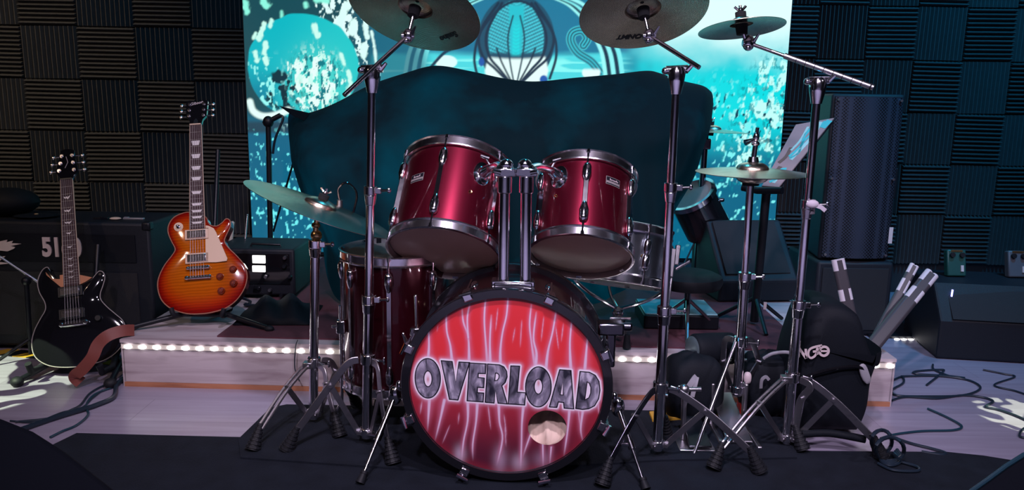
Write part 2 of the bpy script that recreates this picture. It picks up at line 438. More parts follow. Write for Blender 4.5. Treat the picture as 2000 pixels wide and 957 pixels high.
# ---- raised platform
PA, PB = Vector((-1.414, 2.785, 0)), Vector((1.366, 2.715, 0))
PH, PD = 0.18, 1.66
pd = (PB - PA).normalized(); pn = Vector((-pd.y, pd.x, 0))
plat = thing('stage_platform', 'low wooden stage platform with pale laminate front behind the drum kit', 'platform', PA)
LAM = wood_material('pale_laminate_board', srgb(184, 172, 178), srgb(156, 140, 146))
TRIMW = wood_material('orange_wood_trim', srgb(176, 118, 88), srgb(140, 88, 64), knots=False)
CARPET = mat('dark_red_carpet', srgb(86, 46, 58), 0.95, noise=0.25, nscale=60, bump=0.6, bscale=500)
def pp(u, v, z): return PA + pd * u + pn * v + Vector((0, 0, z))
W = (PB - PA).length
def pbox(u0, u1, v0, v1, z0, z1):
    return MB().hexa([pp(u0, v0, z0), pp(u1, v0, z0), pp(u1, v1, z0), pp(u0, v1, z0)], [pp(u0, v0, z1), pp(u1, v0, z1), pp(u1, v1, z1), pp(u0, v1, z1)])
build(pbox(0.004, W - 0.004, 0.012, PD, 0.0, PH - 0.012), 'platform_body', BLACK, plat, angle=0)
for (a, b_) in ((0, 0.99), (0.992, 1.985), (1.987, W)):
    build(pbox(a, b_, 0, 0.012, 0.018, PH - 0.012), 'front_board', LAM, plat, angle=0)
build(pbox(W - 0.004, W + 0.006, 0.0, PD, 0.0, PH - 0.012), 'side_board', LAM, plat, angle=0)
build(pbox(-0.006, 0.004, 0.0, PD, 0.0, PH - 0.012), 'side_board', LAM, plat, angle=0)
build(pbox(0, W, -0.004, 0.012, 0.0, 0.017), 'base_trim', TRIMW, plat, angle=0)
build(pbox(-0.006, W + 0.006, -0.006, PD, PH - 0.012, PH), 'top_board', LAM, plat, angle=0)
build(pbox(0.33, 2.50, 0.05, PD - 0.01, PH, PH + 0.006), 'carpet_cover', CARPET, plat, angle=0)

# ---- LED strip under the platform's lip
strip = thing('led_strip', 'glowing white light strip along the top edge of the wooden platform', 'light strip', PA + Vector((0, 0, PH - 0.03)))
STRIP = mat('silicone_strip', srgb(190, 180, 170), 0.4, emit=(1.0, 0.9, 0.85), estr=0.22)
LEDM = mat('white_led', (1, 1, 1), 0.3, emit=(1.0, 0.97, 0.98), estr=9.0)
build(pbox(0.0, W, -0.0085, -0.0055, PH - 0.034, PH - 0.018), 'strip_band', STRIP, strip, angle=0)
lb = MB().ball((0, 0, 0), 0.0105, (1.4, 0.55, 0.78)); ledme = to_mesh('led', lb.v, lb.f); ledme.materials.append(LEDM)
k = 0
while 0.025 + k * 0.0527 < W - 0.01:
    p = pp(0.025 + k * 0.0527, -0.0095, PH - 0.026)
    inst(ledme, 'led', strip, Matrix.Translation(p - (PA + Vector((0, 0, PH - 0.03))))); k += 1

# ---- black carpets under the kit
RUG = mat('black_carpet', (0.009, 0.012, 0.019), 0.92, spec=0.15, noise=0.5, nscale=14, bump=0.8, bscale=260)
def px_outline(pts): return [at(x, y, Z=0) for x, y in pts]
def slab(pts, z0, z1):
    return MB().poly([(p[0], p[1]) for p in pts], z0, z1)
r1 = [(-1.62, 1.15)] + [(p.x, p.y) for p in px_outline([(60, 893), (150, 849), (300, 853), (472, 857), (780, 866), (1280, 876), (1590, 884), (1850, 886), (1920, 893), (2000, 906)])] + [(1.95, 2.16), (1.95, 1.15)]
tag(build(slab(r1, 0.0, 0.006), 'carpet', RUG, angle=0), 'wide black carpet across the front of the stage floor', 'carpet')
r2 = [(p.x, p.y) for p in px_outline([(466, 864), (529, 802), (560, 796), (1285, 808), (1548, 822), (1556, 900), (1290, 905), (900, 930), (470, 900)])]
tag(build(slab(r2, 0.0065, 0.012), 'carpet', RUG, angle=0), 'black drum mat reaching back under the drum kit', 'carpet')

# ================================================================== LED SCREEN
SX0, SX1, SZ0, SZ1, SY = -1.442, 1.450, 0.19, 2.35, 4.34
def vnoise(x, y, seed):
    g = np.random.default_rng(seed).random((256, 256))
    xi = np.floor(x).astype(int); yi = np.floor(y).astype(int); fx = x - xi; fy = y - yi
    fx = fx * fx * (3 - 2 * fx); fy = fy * fy * (3 - 2 * fy)
    a = g[yi % 256, xi % 256]; b = g[yi % 256, (xi + 1) % 256]; c = g[(yi + 1) % 256, xi % 256]; d = g[(yi + 1) % 256, (xi + 1) % 256]
    return (a * (1 - fx) + b * fx) * (1 - fy) + (c * (1 - fx) + d * fx) * fy
def fbm(x, y, seed, o=4):
    s = 0; a = 0.5; t = 0
    for i in range(o):
        s = s + a * vnoise(x * 2 ** i, y * 2 ** i, seed + i); t += a; a *= 0.5
    return s / t
def smooth(e0, e1, x):
    t = np.clip((x - e0) / (e1 - e0), 0, 1); return t * t * (3 - 2 * t)
def seg_dist(x, y, pts):
    d = np.full(x.shape, 1e9)
    for (x0, y0), (x1, y1) in zip(pts[:-1], pts[1:]):
        vx, vy = x1 - x0, y1 - y0; L2 = vx * vx + vy * vy + 1e-9
        t = np.clip(((x - x0) * vx + (y - y0) * vy) / L2, 0, 1)
        d = np.minimum(d, np.hypot(x - x0 - t * vx, y - y0 - t * vy))
    return d
def curve2(pts, n=8): return [(p.x, p.y) for p in catmull([(a, b, 0) for a, b in pts], n)]
class Art:
    def __init__(s, x, y): s.x, s.y = x, y; s.c = np.zeros(x.shape + (3,))
    def mix(s, mask, col):
        mask = np.clip(mask, 0, 1)[..., None]; s.c = s.c * (1 - mask) + np.array(srgb(*col)) * mask
    def blob(s, pts, w, col, soft=1.5):
        d = seg_dist(s.x, s.y, curve2(pts)) + w * 0.9 * (fbm(s.x / 6, s.y / 7, 131, 2) - .5); s.mix(1 - smooth(w * .8 - soft, w * .8 + soft, d), col)
    def line(s, pts, w, col, soft=1.5, k=1.0): s.mix(k * (1 - smooth(w - soft, w + soft, seg_dist(s.x, s.y, curve2(pts)))), col)
def screen_art(x, y):
    A = Art(x, y)
    A.mix(np.ones(x.shape), (12, 116, 150))
    lowblue = smooth(225, 330, y); A.mix(lowblue, (6, 100, 132))
    # right: bright sea spray
    r = smooth(1215, 1290, x + 24 * (vnoise(x / 18, y / 14, 5) - .5)) * (1 - smooth(230, 330, y))
    A.mix(r, (0, 205, 214))
    A.mix(smooth(1200, 1330, x) * (1 - smooth(30, 150, y + 50 * (fbm(x / 60, y / 40, 9) - .5))) * 1.0, (222, 253, 250))
    A.mix(smooth(1230, 1330, x) * (1 - smooth(40, 90, abs(y - 190) + 30 * fbm(x / 30, y / 60, 3))) * .6, (0, 225, 228))
    n1 = fbm(x / 11, y / 17, 21, 4)
    band = np.exp(-((x - 1505 + 0.30 * (y - 230)) / 62.0) ** 2) * smooth(60, 150, y) * (1 - smooth(290, 420, y))
    A.mix(smooth(0.48, 0.56, n1 * (0.52 + 0.55 * band)) * smooth(0.1, 0.5, band), (190, 252, 244)); A.mix(smooth(0.60, 0.66, fbm(x / 5, y / 8, 23, 3)) * smooth(0.15, 0.6, band) * .8, (0, 150, 160))
    n2 = fbm(x / 7 + 0.25 * y / 7, y / 12, 33, 2)
    A.mix(smooth(0.66, 0.74, n2) * smooth(1330, 1400, x) * smooth(110, 200, y) * (1 - smooth(420, 520, y)), (120, 240, 240))
    A.mix(smooth(0.71, 0.77, fbm(x / 7 + 0.2 * y / 7, y / 13, 41, 2)) * smooth(1330, 1400, x) * smooth(140, 200, y) * (1 - smooth(260, 300, y)), (0, 60, 80))
    # centre: mid blue field with pale floor band
    cen = smooth(700, 730, x) * (1 - smooth(1200, 1250, x))
    A.mix(cen * smooth(98, 112, y + 6 * vnoise(x / 40, y / 8, 8)), (70, 214, 222))
    A.mix(cen * smooth(0.55, 0.7, vnoise(x / 60, y / 5, 15)) * smooth(105, 118, y), (130, 244, 240))
    # pod with ribs
    e = ((x - 1010) / 76) ** 2 + ((y - 78) / 88) ** 2
    A.mix((1 - smooth(0.96, 1.04, e)) * (1 - smooth(140, 150, y)), (10, 74, 98))
    e2 = ((x - 1010) / 56) ** 2 + ((y - 76) / 78) ** 2
    rib = 0.5 + 0.5 * np.sin((y + 0.45 * abs(x - 1010)) * 0.92)
    A.mix((1 - smooth(0.9, 1.0, e2)) * (0.35 + 0.65 * smooth(0.35, 0.7, rib)) * (1 - smooth(96, 104, y)), (62, 196, 212))
    A.mix((1 - smooth(13, 19, abs(x - 1010) + 0.05 * y)) * (1 - smooth(98, 110, y)) * smooth(4, 14, y), (24, 190, 204))
    A.mix((1 - smooth(5, 9, abs(x - 1010))) * (1 - smooth(98, 110, y)) * smooth(30, 60, y) * (0.4 + 0.6 * rib), (0, 214, 220))
    base = smooth(108, 116, y + 0.004 * (x - 1010) ** 2 * 0.3) * (1 - smooth(60, 66, abs(x - 1012) + 0.25 * abs(y - 135)))
    A.mix(base, (226, 252, 248))
    for dx in (-72, -58, -40, -14, 14, 40, 58, 72):
        if abs(dx) > 50: A.line([(1010 + dx * 0.5, 6), (1010 + dx, 62), (1010 + dx * 0.92, 105), (1010 + dx * 0.55, 132), (1010 + dx * 0.2, 156)], 2.6, (0, 40, 62))
        elif abs(dx) > 20: A.line([(1010 + dx * 0.95, 92), (1010 + dx * 0.7, 118), (1010 + dx * 0.2, 156)], 1.8, (0, 40, 62))
        else: A.line([(1010 + dx * 0.5, 30), (1010 + dx * 1.15, 70), (1010 + dx * 0.9, 110), (1010 + dx * 0.25, 156)], 1.6, (0, 52, 74))
    A.line([(936, 150), (928, 110), (940, 60), (975, 18), (1012, 2), (1048, 18), (1082, 62), (1090, 105), (1078, 150)], 2.6, (0, 42, 64))
    A.mix((1 - smooth(4, 7, np.hypot((x - 942) / 1.0, (y - 118) / 1.6))), (10, 84, 170))
    A.mix((1 - smooth(5, 8, np.hypot((x - 1066) / 1.2, (y - 152) / 1.3))), (10, 84, 170))
    # curl and bands to the right of the pod
    curl = [(1180, 142), (1160, 118), (1132, 100), (1118, 78), (1122, 62), (1140, 58), (1150, 72), (1143, 86)]
    A.line(curl, 9, (70, 206, 218)); A.line(curl, 7.2, (8, 60, 86)); A.line(curl, 4.5, (50, 190, 206)); A.line(curl, 1.2, (0, 40, 62))
    for bx, dirn in ((1190, 1), (822, -1)):
        for o, c in ((-16, (150, 246, 244)), (-8, (0, 44, 66)), (0, (140, 240, 240)), (9, (0, 44, 66)), (17, (120, 236, 238))):
            A.line([(bx + o + dirn * -14, 60), (bx + o + dirn * 6, 100), (bx + o + dirn * 16, 150)], 4.4, c)
        dots = 1 - smooth(0.25, 0.4, abs(((y + 0.3 * x) / 6.5) % 1 - .5))
    for a, c in ((0, (150, 246, 244)), (7, (0, 44, 66)), (14, (130, 240, 240)), (22, (10, 90, 120)), (29, (150, 246, 244))):
        A.line([(1078 + a, -6), (1110 + a, 8), (1138 + a, 32)], 3.2, c); A.line([(950 - a, -6), (918 - a, 8), (896 - a, 26)], 3.2, c)
    A.mix((1 - smooth(16, 20, np.hypot(x - 1160, (y - 138) * 1.3))) * smooth(128, 136, y), (225, 252, 250))
    A.mix((1 - smooth(20, 24, np.hypot(x - 872, (y - 118) * 1.7))), (215, 252, 248))
    A.line([(842, 128), (872, 98), (912, 84), (918, 60)], 3.0, (0, 50, 74))
    # left: dark field, drips and the round splashed disc
    left = 1 - smooth(712, 735, x + 14 * (vnoise(x / 10, y / 16, 77) - .5))
    A.mix(left * (1 - smooth(200, 260, y)), (22, 74, 84))
    A.mix(left * smooth(225, 250, y), (6, 98, 130))
    pat = smooth(655, 735, x) * (1 - smooth(790, 830, x - 0.2 * y)) * (1 - smooth(190, 210, y))
    A.mix(pat * 0.8, (10, 96, 118))
    drip = fbm(x / 6.5, y / 11, 51, 3); dz = np.exp(-((x - 655 - 0.35 * y) / 38.0) ** 2) * (1 - smooth(90, 160, y))
    A.mix(smooth(0.46, 0.52, drip * (0.4 + 0.8 * dz)) * smooth(.1, .3, dz), (222, 254, 250))
    for pts, w in (([(700, 0), (712, 30), (716, 70)], 6), ([(690, -10), (668, 30), (662, 48)], 9), ([(711, 86), (711, 104)], 8), ([(725, 60), (731, 92), (733, 120)], 3), ([(690, 44), (688, 60)], 9)):
        A.blob(pts, w, (215, 253, 246), 2)
    for pts, w in (([(478, 4), (482, 22)], 7), ([(514, 2), (522, 10)], 9), ([(597, 6), (598, 12)], 5), ([(616, 0), (640, 2)], 6), ([(550, 22), (549, 32)], 3)):
        A.blob(pts, w, (140, 246, 222), 3)
    ang = np.arctan2(y - 128, x - 588)
    rr = np.hypot((x - 588) / 112, (y - 128) / 104) + 0.03 * (vnoise(ang * 5 + 40, y * 0 + 3, 4) - .5)
    disc = 1 - smooth(0.975, 1.0, rr)
    A.mix(disc, (0, 180, 192)); A.mix(disc * smooth(0.2, 0.9, (x - 480) / 260) * 0.5, (40, 214, 206)); A.mix(disc * (1 - smooth(500, 560, x)) * smooth(110, 190, y), (0, 130, 158))
    sp = fbm(x / 9, y / 14, 61, 4); zone = np.exp(-((x - 612) / 52.0) ** 2 - ((y - 160) / 62.0) ** 2)
    A.mix(disc * zone * .7, (96, 224, 204)); A.mix(disc * smooth(0.43, 0.48, sp * (0.40 + 0.72 * zone)), (226, 254, 246))
    A.mix(disc * smooth(0.60, 0.64, fbm(x / 5, y / 9, 63, 3)) * smooth(.1, .5, zone), (200, 250, 238)); A.mix(disc * smooth(0.62, 0.66, fbm(x / 5, y / 11, 66, 3)) * smooth(.15, .5, zone), (0, 120, 132))
    A.mix(disc * smooth(0.55, 0.63, fbm(x / 9, y / 13, 71, 3)) * (1 - smooth(.5, .9, np.hypot((x - 545) / 55, (y - 178) / 52))), (0, 46, 58)); A.mix(disc * (1 - smooth(.7, 1.0, np.hypot((x - 540) / 20, (y - 146) / 15) + .5 * (vnoise(x / 7, y / 7, 17) - .5))), (0, 50, 64))
    A.mix(disc * smooth(0.60, 0.66, fbm(x / 6, y / 10, 81, 2)) * (1 - smooth(520, 560, x)) * smooth(90, 140, y), (150, 246, 240))
    for pts, w in (([(506, 66), (502, 74)], 6), ([(516, 82), (512, 102)], 6), ([(514, 112), (516, 122)], 6), ([(494, 100), (497, 114)], 6), ([(524, 50), (530, 38)], 4.5), ([(508, 58), (514, 46)], 5.5), ([(492, 72), (497, 62)], 4), ([(612, 50), (618, 66)], 7), ([(664, 104), (670, 120)], 5), ([(678, 138), (682, 160), (676, 178)], 5)):
        A.blob(pts, w, (200, 253, 238), 2)
    A.line([(480, 196), (486, 214), (504, 224), (530, 222), (556, 212)], 6.5, (226, 254, 248), 3)
    A.mix(left * smooth(228, 240, y) * (1 - smooth(252, 262, y)) * 0.75, (34, 52, 62))
    low = left * smooth(240, 270, y)
    A.mix(low * smooth(0.70, 0.76, fbm(x / 6, y / 10, 91, 2) + 0.16 * np.exp(-((x - 560) / 30.) ** 2 - ((y - 390) / 60.) ** 2)), (110, 236, 240))
    A.mix(smooth(0.62, 0.70, fbm(x / 7, y / 12, 95, 2)) * np.exp(-((x - 560) / 14.) ** 2) * smooth(208, 216, y) * (1 - smooth(240, 262, y)), (190, 250, 250))
    return A.c
nx, nz_ = 600, 420
gx, gz = np.meshgrid(np.linspace(SX0 + 0.004, SX1 - 0.004, nx), np.linspace(SZ0 + 0.02, SZ1 - 0.02, nz_))
# the picture's own coordinates: a linear map of the panel (its two lower corners and its width)
q = np.stack([gx - CAM.x, np.full(gx.shape, SY - CAM.y), gz - CAM.z], -1)
a0 = at(473, 0, Y=SY); a1 = at(1548, 0, Y=SY); a2 = at(480, 330, Y=SY)
ax = 473 + (gx - a0.x) / (a1.x - a0.x) * 1075.0
ay = 0 + (a0.z - gz) / (a0.z - a2.z) * 330.0 + (ax - 473) * (a1.z - a0.z) / (a0.z - a2.z) * 330 / 1075
cols = screen_art(ax, ay)
me = bpy.data.meshes.new('display')
verts = np.stack([gx, np.full(gx.shape, SY - 0.0005), gz], -1).reshape(-1, 3)
ii = np.arange(nx * nz_).reshape(nz_, nx)
quads = np.stack([ii[:-1, :-1], ii[:-1, 1:], ii[1:, 1:], ii[1:, :-1]], -1).reshape(-1, 4)
def fast_mesh(me, verts, quads, cols):
    me.vertices.add(len(verts)); me.vertices.foreach_set('co', verts.astype(np.float32).ravel())
    me.loops.add(quads.size); me.loops.foreach_set('vertex_index', quads.astype(np.int32).ravel())
    me.polygons.add(len(quads)); me.polygons.foreach_set('loop_start', np.arange(0, quads.size, 4, dtype=np.int32))
    me.update(calc_edges=True)
    ca = me.color_attributes.new('Col', 'FLOAT_COLOR', 'POINT')
    ca.data.foreach_set('color', np.concatenate([cols.reshape(-1, 3), np.ones((len(verts), 1))], 1).astype(np.float32).ravel())
fast_mesh(me, verts, quads, cols)
me.materials.append(vcol_mat('led_panel_picture', 0.5, True, 1.05))
scr = thing('led_screen', 'large LED video screen showing turquoise underwater artwork on the back wall', 'screen', (0, SY, SZ0))
o = bpy.data.objects.new('display', me); COL.objects.link(o); o.parent = scr; o.matrix_basis = Matrix.Translation((0, -SY, -SZ0))
build(MB().box(((SX0 + SX1) / 2, SY + 0.05, (SZ0 + SZ1) / 2), (SX1 - SX0, 0.098, SZ1 - SZ0)), 'screen_cabinet', BLACK, scr, angle=0)
build(MB().box(((SX0 + SX1) / 2, SY - 0.001, SZ0 + 0.009), (SX1 - SX0, 0.006, 0.018)), 'bottom_edge', BLACK, scr, angle=0)
# ================================================================== BASS DRUM
def zp(zx, zy): return (760 + zx / 2.2957, 540 + zy / 2.2957)          # crop -> photo
BR, BD, SQ = 0.2915, 0.33, 0.945
bn = Vector((-0.05, -1, 0)).normalized()
bM = frame((-0.0095, 2.07, 0.0125 + BR * SQ), bn, (1, 0, 0)) @ Matrix.Diagonal((1, SQ, 1, 1))
bass = thing('bass_drum', 'big red bass drum lettered OVERLOAD standing at the centre front', 'drum', M=bM)
HR = 0.268
def head_xy(zx, zy):
    """drum head coordinates of a point in the artwork"""
    return ((zx - 524) / 455.0 * HR * 1.005, (508 - zy) / 412.0 * HR * 1.005)
LET = {
 'O': ([(157 + 58 * math.cos(a), 485 - 91 * math.sin(a)) for a in np.linspace(0, 2 * PI, 40, endpoint=False)], [[(158 + 20 * math.cos(a), 487 - 38 * math.sin(a)) for a in np.linspace(0, 2 * PI, 24, endpoint=False)]]),
 'V': ([(222, 402), (270, 404), (288, 500), (304, 405), (350, 406), (298, 580), (260, 578)], []),
 'E': ([(353, 408), (428, 410), (425, 452), (392, 452), (391, 474), (420, 476), (418, 518), (389, 517), (388, 545), (418, 546), (416, 585), (343, 582)], []),
 'R': ([(437, 410), (490, 412), (510, 420), (523, 440), (526, 465), (518, 490), (502, 507), (528, 590), (488, 588), (474, 530), (467, 588), (428, 586)], [[(472, 448), (484, 449), (491, 458), (490, 472), (482, 484), (469, 486)]]),
 'L': ([(545, 415), (583, 415), (574, 536), (613, 538), (610, 592), (536, 590)], []),
 'O2': ([(673 + 58 * math.cos(a), 507 - 92 * math.sin(a)) for a in np.linspace(0, 2 * PI, 40, endpoint=False)], [[(673 + 20 * math.cos(a), 505 - 36 * math.sin(a)) for a in np.linspace(0, 2 * PI, 24, endpoint=False)]]),
 'A': ([(770, 425), (820, 427), (838, 602), (796, 600), (793, 574), (766, 572), (760, 598), (728, 597)], [[(785, 480), (790, 542), (773, 541)]]),
 'D': ([(864, 430), (905, 432), (932, 445), (950, 472), (956, 512), (951, 552), (934, 584), (908, 599), (880, 603), (850, 600)], [[(896, 474), (908, 480), (916, 500), (916, 528), (908, 550), (888, 562)]]),
}
TOPB = [[(160, 230), (163, 330), (158, 400)], [(243, 165), (245, 260), (262, 330), (270, 405)], [(316, 160), (322, 220), (345, 290), (350, 405)], [(352, 135), (340, 200), (345, 290)],
        [(424, 100), (418, 200), (425, 300), (436, 410)], [(450, 185), (445, 300), (448, 405)], [(526, 85), (520, 180), (503, 260), (494, 340), (495, 410)], [(632, 130), (626, 220), (636, 300), (655, 410)],
        [(655, 165), (645, 280), (660, 350), (658, 410)], [(746, 150), (732, 250), (713, 340), (706, 420)], [(818, 190), (812, 300), (820, 420)], [(893, 255), (888, 340), (884, 430)]]
BOTB = [[(165, 580), (160, 660), (155, 740)], [(235, 585), (215, 680), (190, 785)], [(345, 590), (345, 680), (326, 780), (318, 875)], [(390, 590), (385, 680), (370, 790), (372, 870)],
        [(490, 595), (495, 680), (510, 760), (485, 890)], [(606, 595), (600, 680), (600, 780), (598, 905)], [(700, 780), (705, 890)], [(740, 790), (735, 880)], [(820, 600), (815, 700), (800, 835)], [(882, 610), (875, 700), (890, 765)], [(652, 700), (620, 800), (606, 850)]]
FNT = [[(205, 235), (200, 272)], [(560, 235), (549, 310)], [(745, 225), (762, 335)], [(262, 700), (225, 795)], [(305, 640), (300, 700)], [(515, 640), (530, 750)], [(950, 545), (956, 630)], [(130, 590), (120, 660)],
       [(480, 150), (470, 260)], [(690, 180), (680, 300)], [(590, 200), (585, 330)], [(520, 690), (528, 800)], [(440, 600), (455, 720)], [(860, 600), (872, 690)], [(780, 210), (772, 300)]]
N_H = 430
hx, hy = np.meshgrid(np.linspace(-HR, HR, N_H), np.linspace(-HR, HR, N_H))
HOLE = Vector((*head_xy(719, 698), 0)); HRAD = 0.0535
zx = 524 + hx / (HR * 1.005) * 455; zy = 508 - hy / (HR * 1.005) * 412
HA = Art(zx, zy)
HA.mix(np.ones(zx.shape), (232, 52, 60))
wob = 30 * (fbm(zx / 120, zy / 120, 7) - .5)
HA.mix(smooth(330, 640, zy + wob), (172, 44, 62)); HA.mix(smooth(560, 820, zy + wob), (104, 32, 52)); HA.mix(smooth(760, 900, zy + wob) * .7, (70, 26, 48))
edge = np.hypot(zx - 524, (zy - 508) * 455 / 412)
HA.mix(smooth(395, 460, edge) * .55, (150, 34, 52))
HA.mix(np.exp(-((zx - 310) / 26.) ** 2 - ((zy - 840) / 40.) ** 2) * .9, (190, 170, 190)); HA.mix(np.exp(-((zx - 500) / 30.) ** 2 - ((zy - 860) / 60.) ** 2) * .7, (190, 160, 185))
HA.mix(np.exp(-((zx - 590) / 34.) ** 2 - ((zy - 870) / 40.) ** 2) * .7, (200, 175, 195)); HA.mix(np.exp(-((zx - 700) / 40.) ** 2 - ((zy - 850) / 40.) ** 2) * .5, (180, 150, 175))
for s_, wd, k_ in [(b_, 3.4, 1.0) for b_ in TOPB + BOTB] + [(b_, 1.6, .6) for b_ in FNT]:
    d_ = seg_dist(zx, zy, curve2(s_, 5)); ln = smooth(s_[0][1] - 25, s_[0][1] + 60, zy) if s_ in TOPB else 1 - smooth(s_[-1][1] - 90, s_[-1][1] + 10, zy)
    if s_ in FNT: ln = smooth(s_[0][1] - 6, s_[0][1] + 30, zy) * (1 - smooth(s_[-1][1] - 40, s_[-1][1] + 6, zy))
    near = 1 + 0.9 * np.exp(-((zy - (410 if s_ in TOPB else 590)) / 70.) ** 2)
    HA.mix(np.exp(-(d_ / (wd * 3.6 * near)) ** 2) * .55 * k_ * ln, (225, 130, 165))
    HA.mix((1 - smooth(wd * .5 * near, wd * 1.5 * near, d_)) * .95 * k_ * ln, (236, 206, 232))
dl = np.full(zx.shape, 1e9)
for nm, (ol, hs) in LET.items():
    for lp in [ol] + hs: dl = np.minimum(dl, seg_dist(zx, zy, [tuple(p) for p in lp] + [tuple(lp[0])]))
    # inside the outline counts as touching
    inside = np.zeros(zx.shape, bool); P_ = [tuple(p) for p in ol]
    for (x0, y0), (x1, y1) in zip(P_, P_[1:] + P_[:1]):
        c_ = ((y0 > zy) != (y1 > zy)) & (zx < (x1 - x0) * (zy - y0) / (y1 - y0 + 1e-12) + x0); inside ^= c_
    dl = np.where(inside, 0, dl)
HA.mix(np.exp(-(dl / 16.0) ** 2) * .95, (236, 186, 214)); HA.mix(1 - smooth(7, 14, dl), (252, 238, 252))
for ex in (158, 673): HA.mix(np.exp(-((zx - ex) / 6.) ** 2 - ((zy - 490) / 14.) ** 2) * .7, (200, 60, 80))
# mesh of the head, cut to the rim and the port hole
rad = np.hypot(hx, hy); hd = np.hypot(hx - HOLE.x, hy - HOLE.y); cell = 2 * HR / (N_H - 1)
vx, vy = hx.copy(), hy.copy()
snap = (abs(hd - HRAD) < cell * 0.8); s_ = HRAD / np.maximum(hd, 1e-9)
vx = np.where(snap, HOLE.x + (hx - HOLE.x) * s_, vx); vy = np.where(snap, HOLE.y + (hy - HOLE.y) * s_, vy)
keep = (rad <= HR) & ((hd >= HRAD) | snap)
vz = np.full(hx.shape, -0.012) 
ii = np.arange(N_H * N_H).reshape(N_H, N_H)
kq = keep[:-1, :-1] & keep[:-1, 1:] & keep[1:, 1:] & keep[1:, :-1]
allsnap = snap[:-1, :-1] & snap[:-1, 1:] & snap[1:, 1:] & snap[1:, :-1]
kq &= ~allsnap
quads = np.stack([ii[:-1, :-1], ii[:-1, 1:], ii[1:, 1:], ii[1:, :-1]], -1)[kq]
used = np.unique(quads); remap = np.full(N_H * N_H, -1); remap[used] = np.arange(len(used))
me = bpy.data.meshes.new('front_head')
fast_mesh(me, np.stack([vx, vy, vz], -1).reshape(-1, 3)[used], remap[quads], HA.c.reshape(-1, 3)[used])
me.materials.append(vcol_mat('airbrushed_head', 0.38, coat=0.25))
o = bpy.data.objects.new('front_head', me); COL.objects.link(o); o.parent = bass; o['label'] = 'red airbrushed head with white lightning streaks'
MW[o.name] = bM; fhead = o
LETM = bpy.data.materials.new('airbrushed_steel_print'); LETM.use_nodes = True
nt = LETM.node_tree; N = nt.nodes; L = nt.links; b_ = N['Principled BSDF']
tc = N.new('ShaderNodeTexCoord'); mp = N.new('ShaderNodeMapping'); mp.inputs['Scale'].default_value = (34, 14, 1); mp.inputs['Rotation'].default_value = (0, 0, 0.25)
nz = N.new('ShaderNodeTexNoise'); nz.inputs['Scale'].default_value = 1; nz.inputs['Detail'].default_value = 5; nz.inputs['Distortion'].default_value = 1.0
L.new(tc.outputs['Object'], mp.inputs[0]); L.new(mp.outputs[0], nz.inputs['Vector'])
cr = N.new('ShaderNodeValToRGB'); e_ = cr.color_ramp.elements
e_[0].position = 0.34; e_[0].color = (0.02, 0.02, 0.035, 1); e_[1].position = 0.68; e_[1].color = (*srgb(206, 198, 218), 1)
e3 = e_.new(0.41); e3.color = (*srgb(84, 82, 96), 1); e4 = e_.new(0.55); e4.color = (*srgb(134, 128, 148), 1)
L.new(nz.outputs['Fac'], cr.inputs[0]); L.new(cr.outputs[0], b_.inputs['Base Color']); b_.inputs['Roughness'].default_value = 0.4
INK = mat('black_ink', (0.008, 0.008, 0.014), 0.4)
def grow(pts, d):
    P_ = [Vector((p[0], p[1])) for p in pts]; n = len(P_); out = []
    ar = sum(P_[i].x * P_[(i + 1) % n].y - P_[(i + 1) % n].x * P_[i].y for i in range(n)); sg = 1 if ar > 0 else -1
    for i in range(n):
        a = (P_[i] - P_[i - 1]).normalized(); b = (P_[(i + 1) % n] - P_[i]).normalized()
        na = Vector((a.y, -a.x)) * sg; nb = Vector((b.y, -b.x)) * sg; m_ = na + nb
        m_ = m_ / max(0.35, m_.dot(na)) if m_.length > 1e-6 else na
        if m_.length > 2.2: m_ = m_.normalized() * 2.2
        out.append(P_[i] + m_ * d)
    return out
for nm, (ol, hs) in LET.items():
    O_ = [head_xy(*p) for p in ol]; H_ = [[head_xy(*p) for p in h] for h in hs]
    ink = MB().poly(grow(O_, 0.0022), -0.0118, -0.0112, holes=[grow(h, -0.0018) for h in H_])
    il = build(ink, 'letter', INK, bass, world=False, angle=0, label='silver letter with a black outline')
    build(MB().poly(grow(O_, -0.0008), -0.0111, -0.0105, holes=[grow(h, 0.0008) for h in H_]), 'letter_face', LETM, il, world=False, angle=0)
HOOPB = mat('black_hoop_lacquer', (0.008, 0.008, 0.011), 0.14, coat=1.0)
def hoop_prof(r0, r1, z0, z1): return [(r0, z0), (r1 - 0.002, z0), (r1, z0 + 0.003), (r1, z1 - 0.003), (r1 - 0.002, z1), (r0, z1)]
build(MB().lathe(hoop_prof(HR - 0.001, BR, -0.040, 0.0), 96, closed=True), 'front_hoop', HOOPB, bass, world=False)
build(MB().lathe(hoop_prof(HR - 0.001, BR, -BD - 0.04, -BD), 96, closed=True), 'rear_hoop', HOOPB, bass, world=False)
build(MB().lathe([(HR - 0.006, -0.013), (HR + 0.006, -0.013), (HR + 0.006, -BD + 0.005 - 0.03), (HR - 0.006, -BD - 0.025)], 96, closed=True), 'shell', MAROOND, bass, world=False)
build(MB().lathe([(0, -BD - 0.018), (HR, -BD - 0.018), (HR, -BD - 0.015), (0, -BD - 0.015)], 64, closed=False), 'rear_head', HEADWHITE, bass, world=False)
build(MB().lathe([(HR - 0.002, -0.0085), (HR + 0.003, -0.006), (HR + 0.008, -0.0085), (HR + 0.003, -0.012)], 96, closed=True), 'flesh_hoop', DARKSTEEL, bass, world=False)
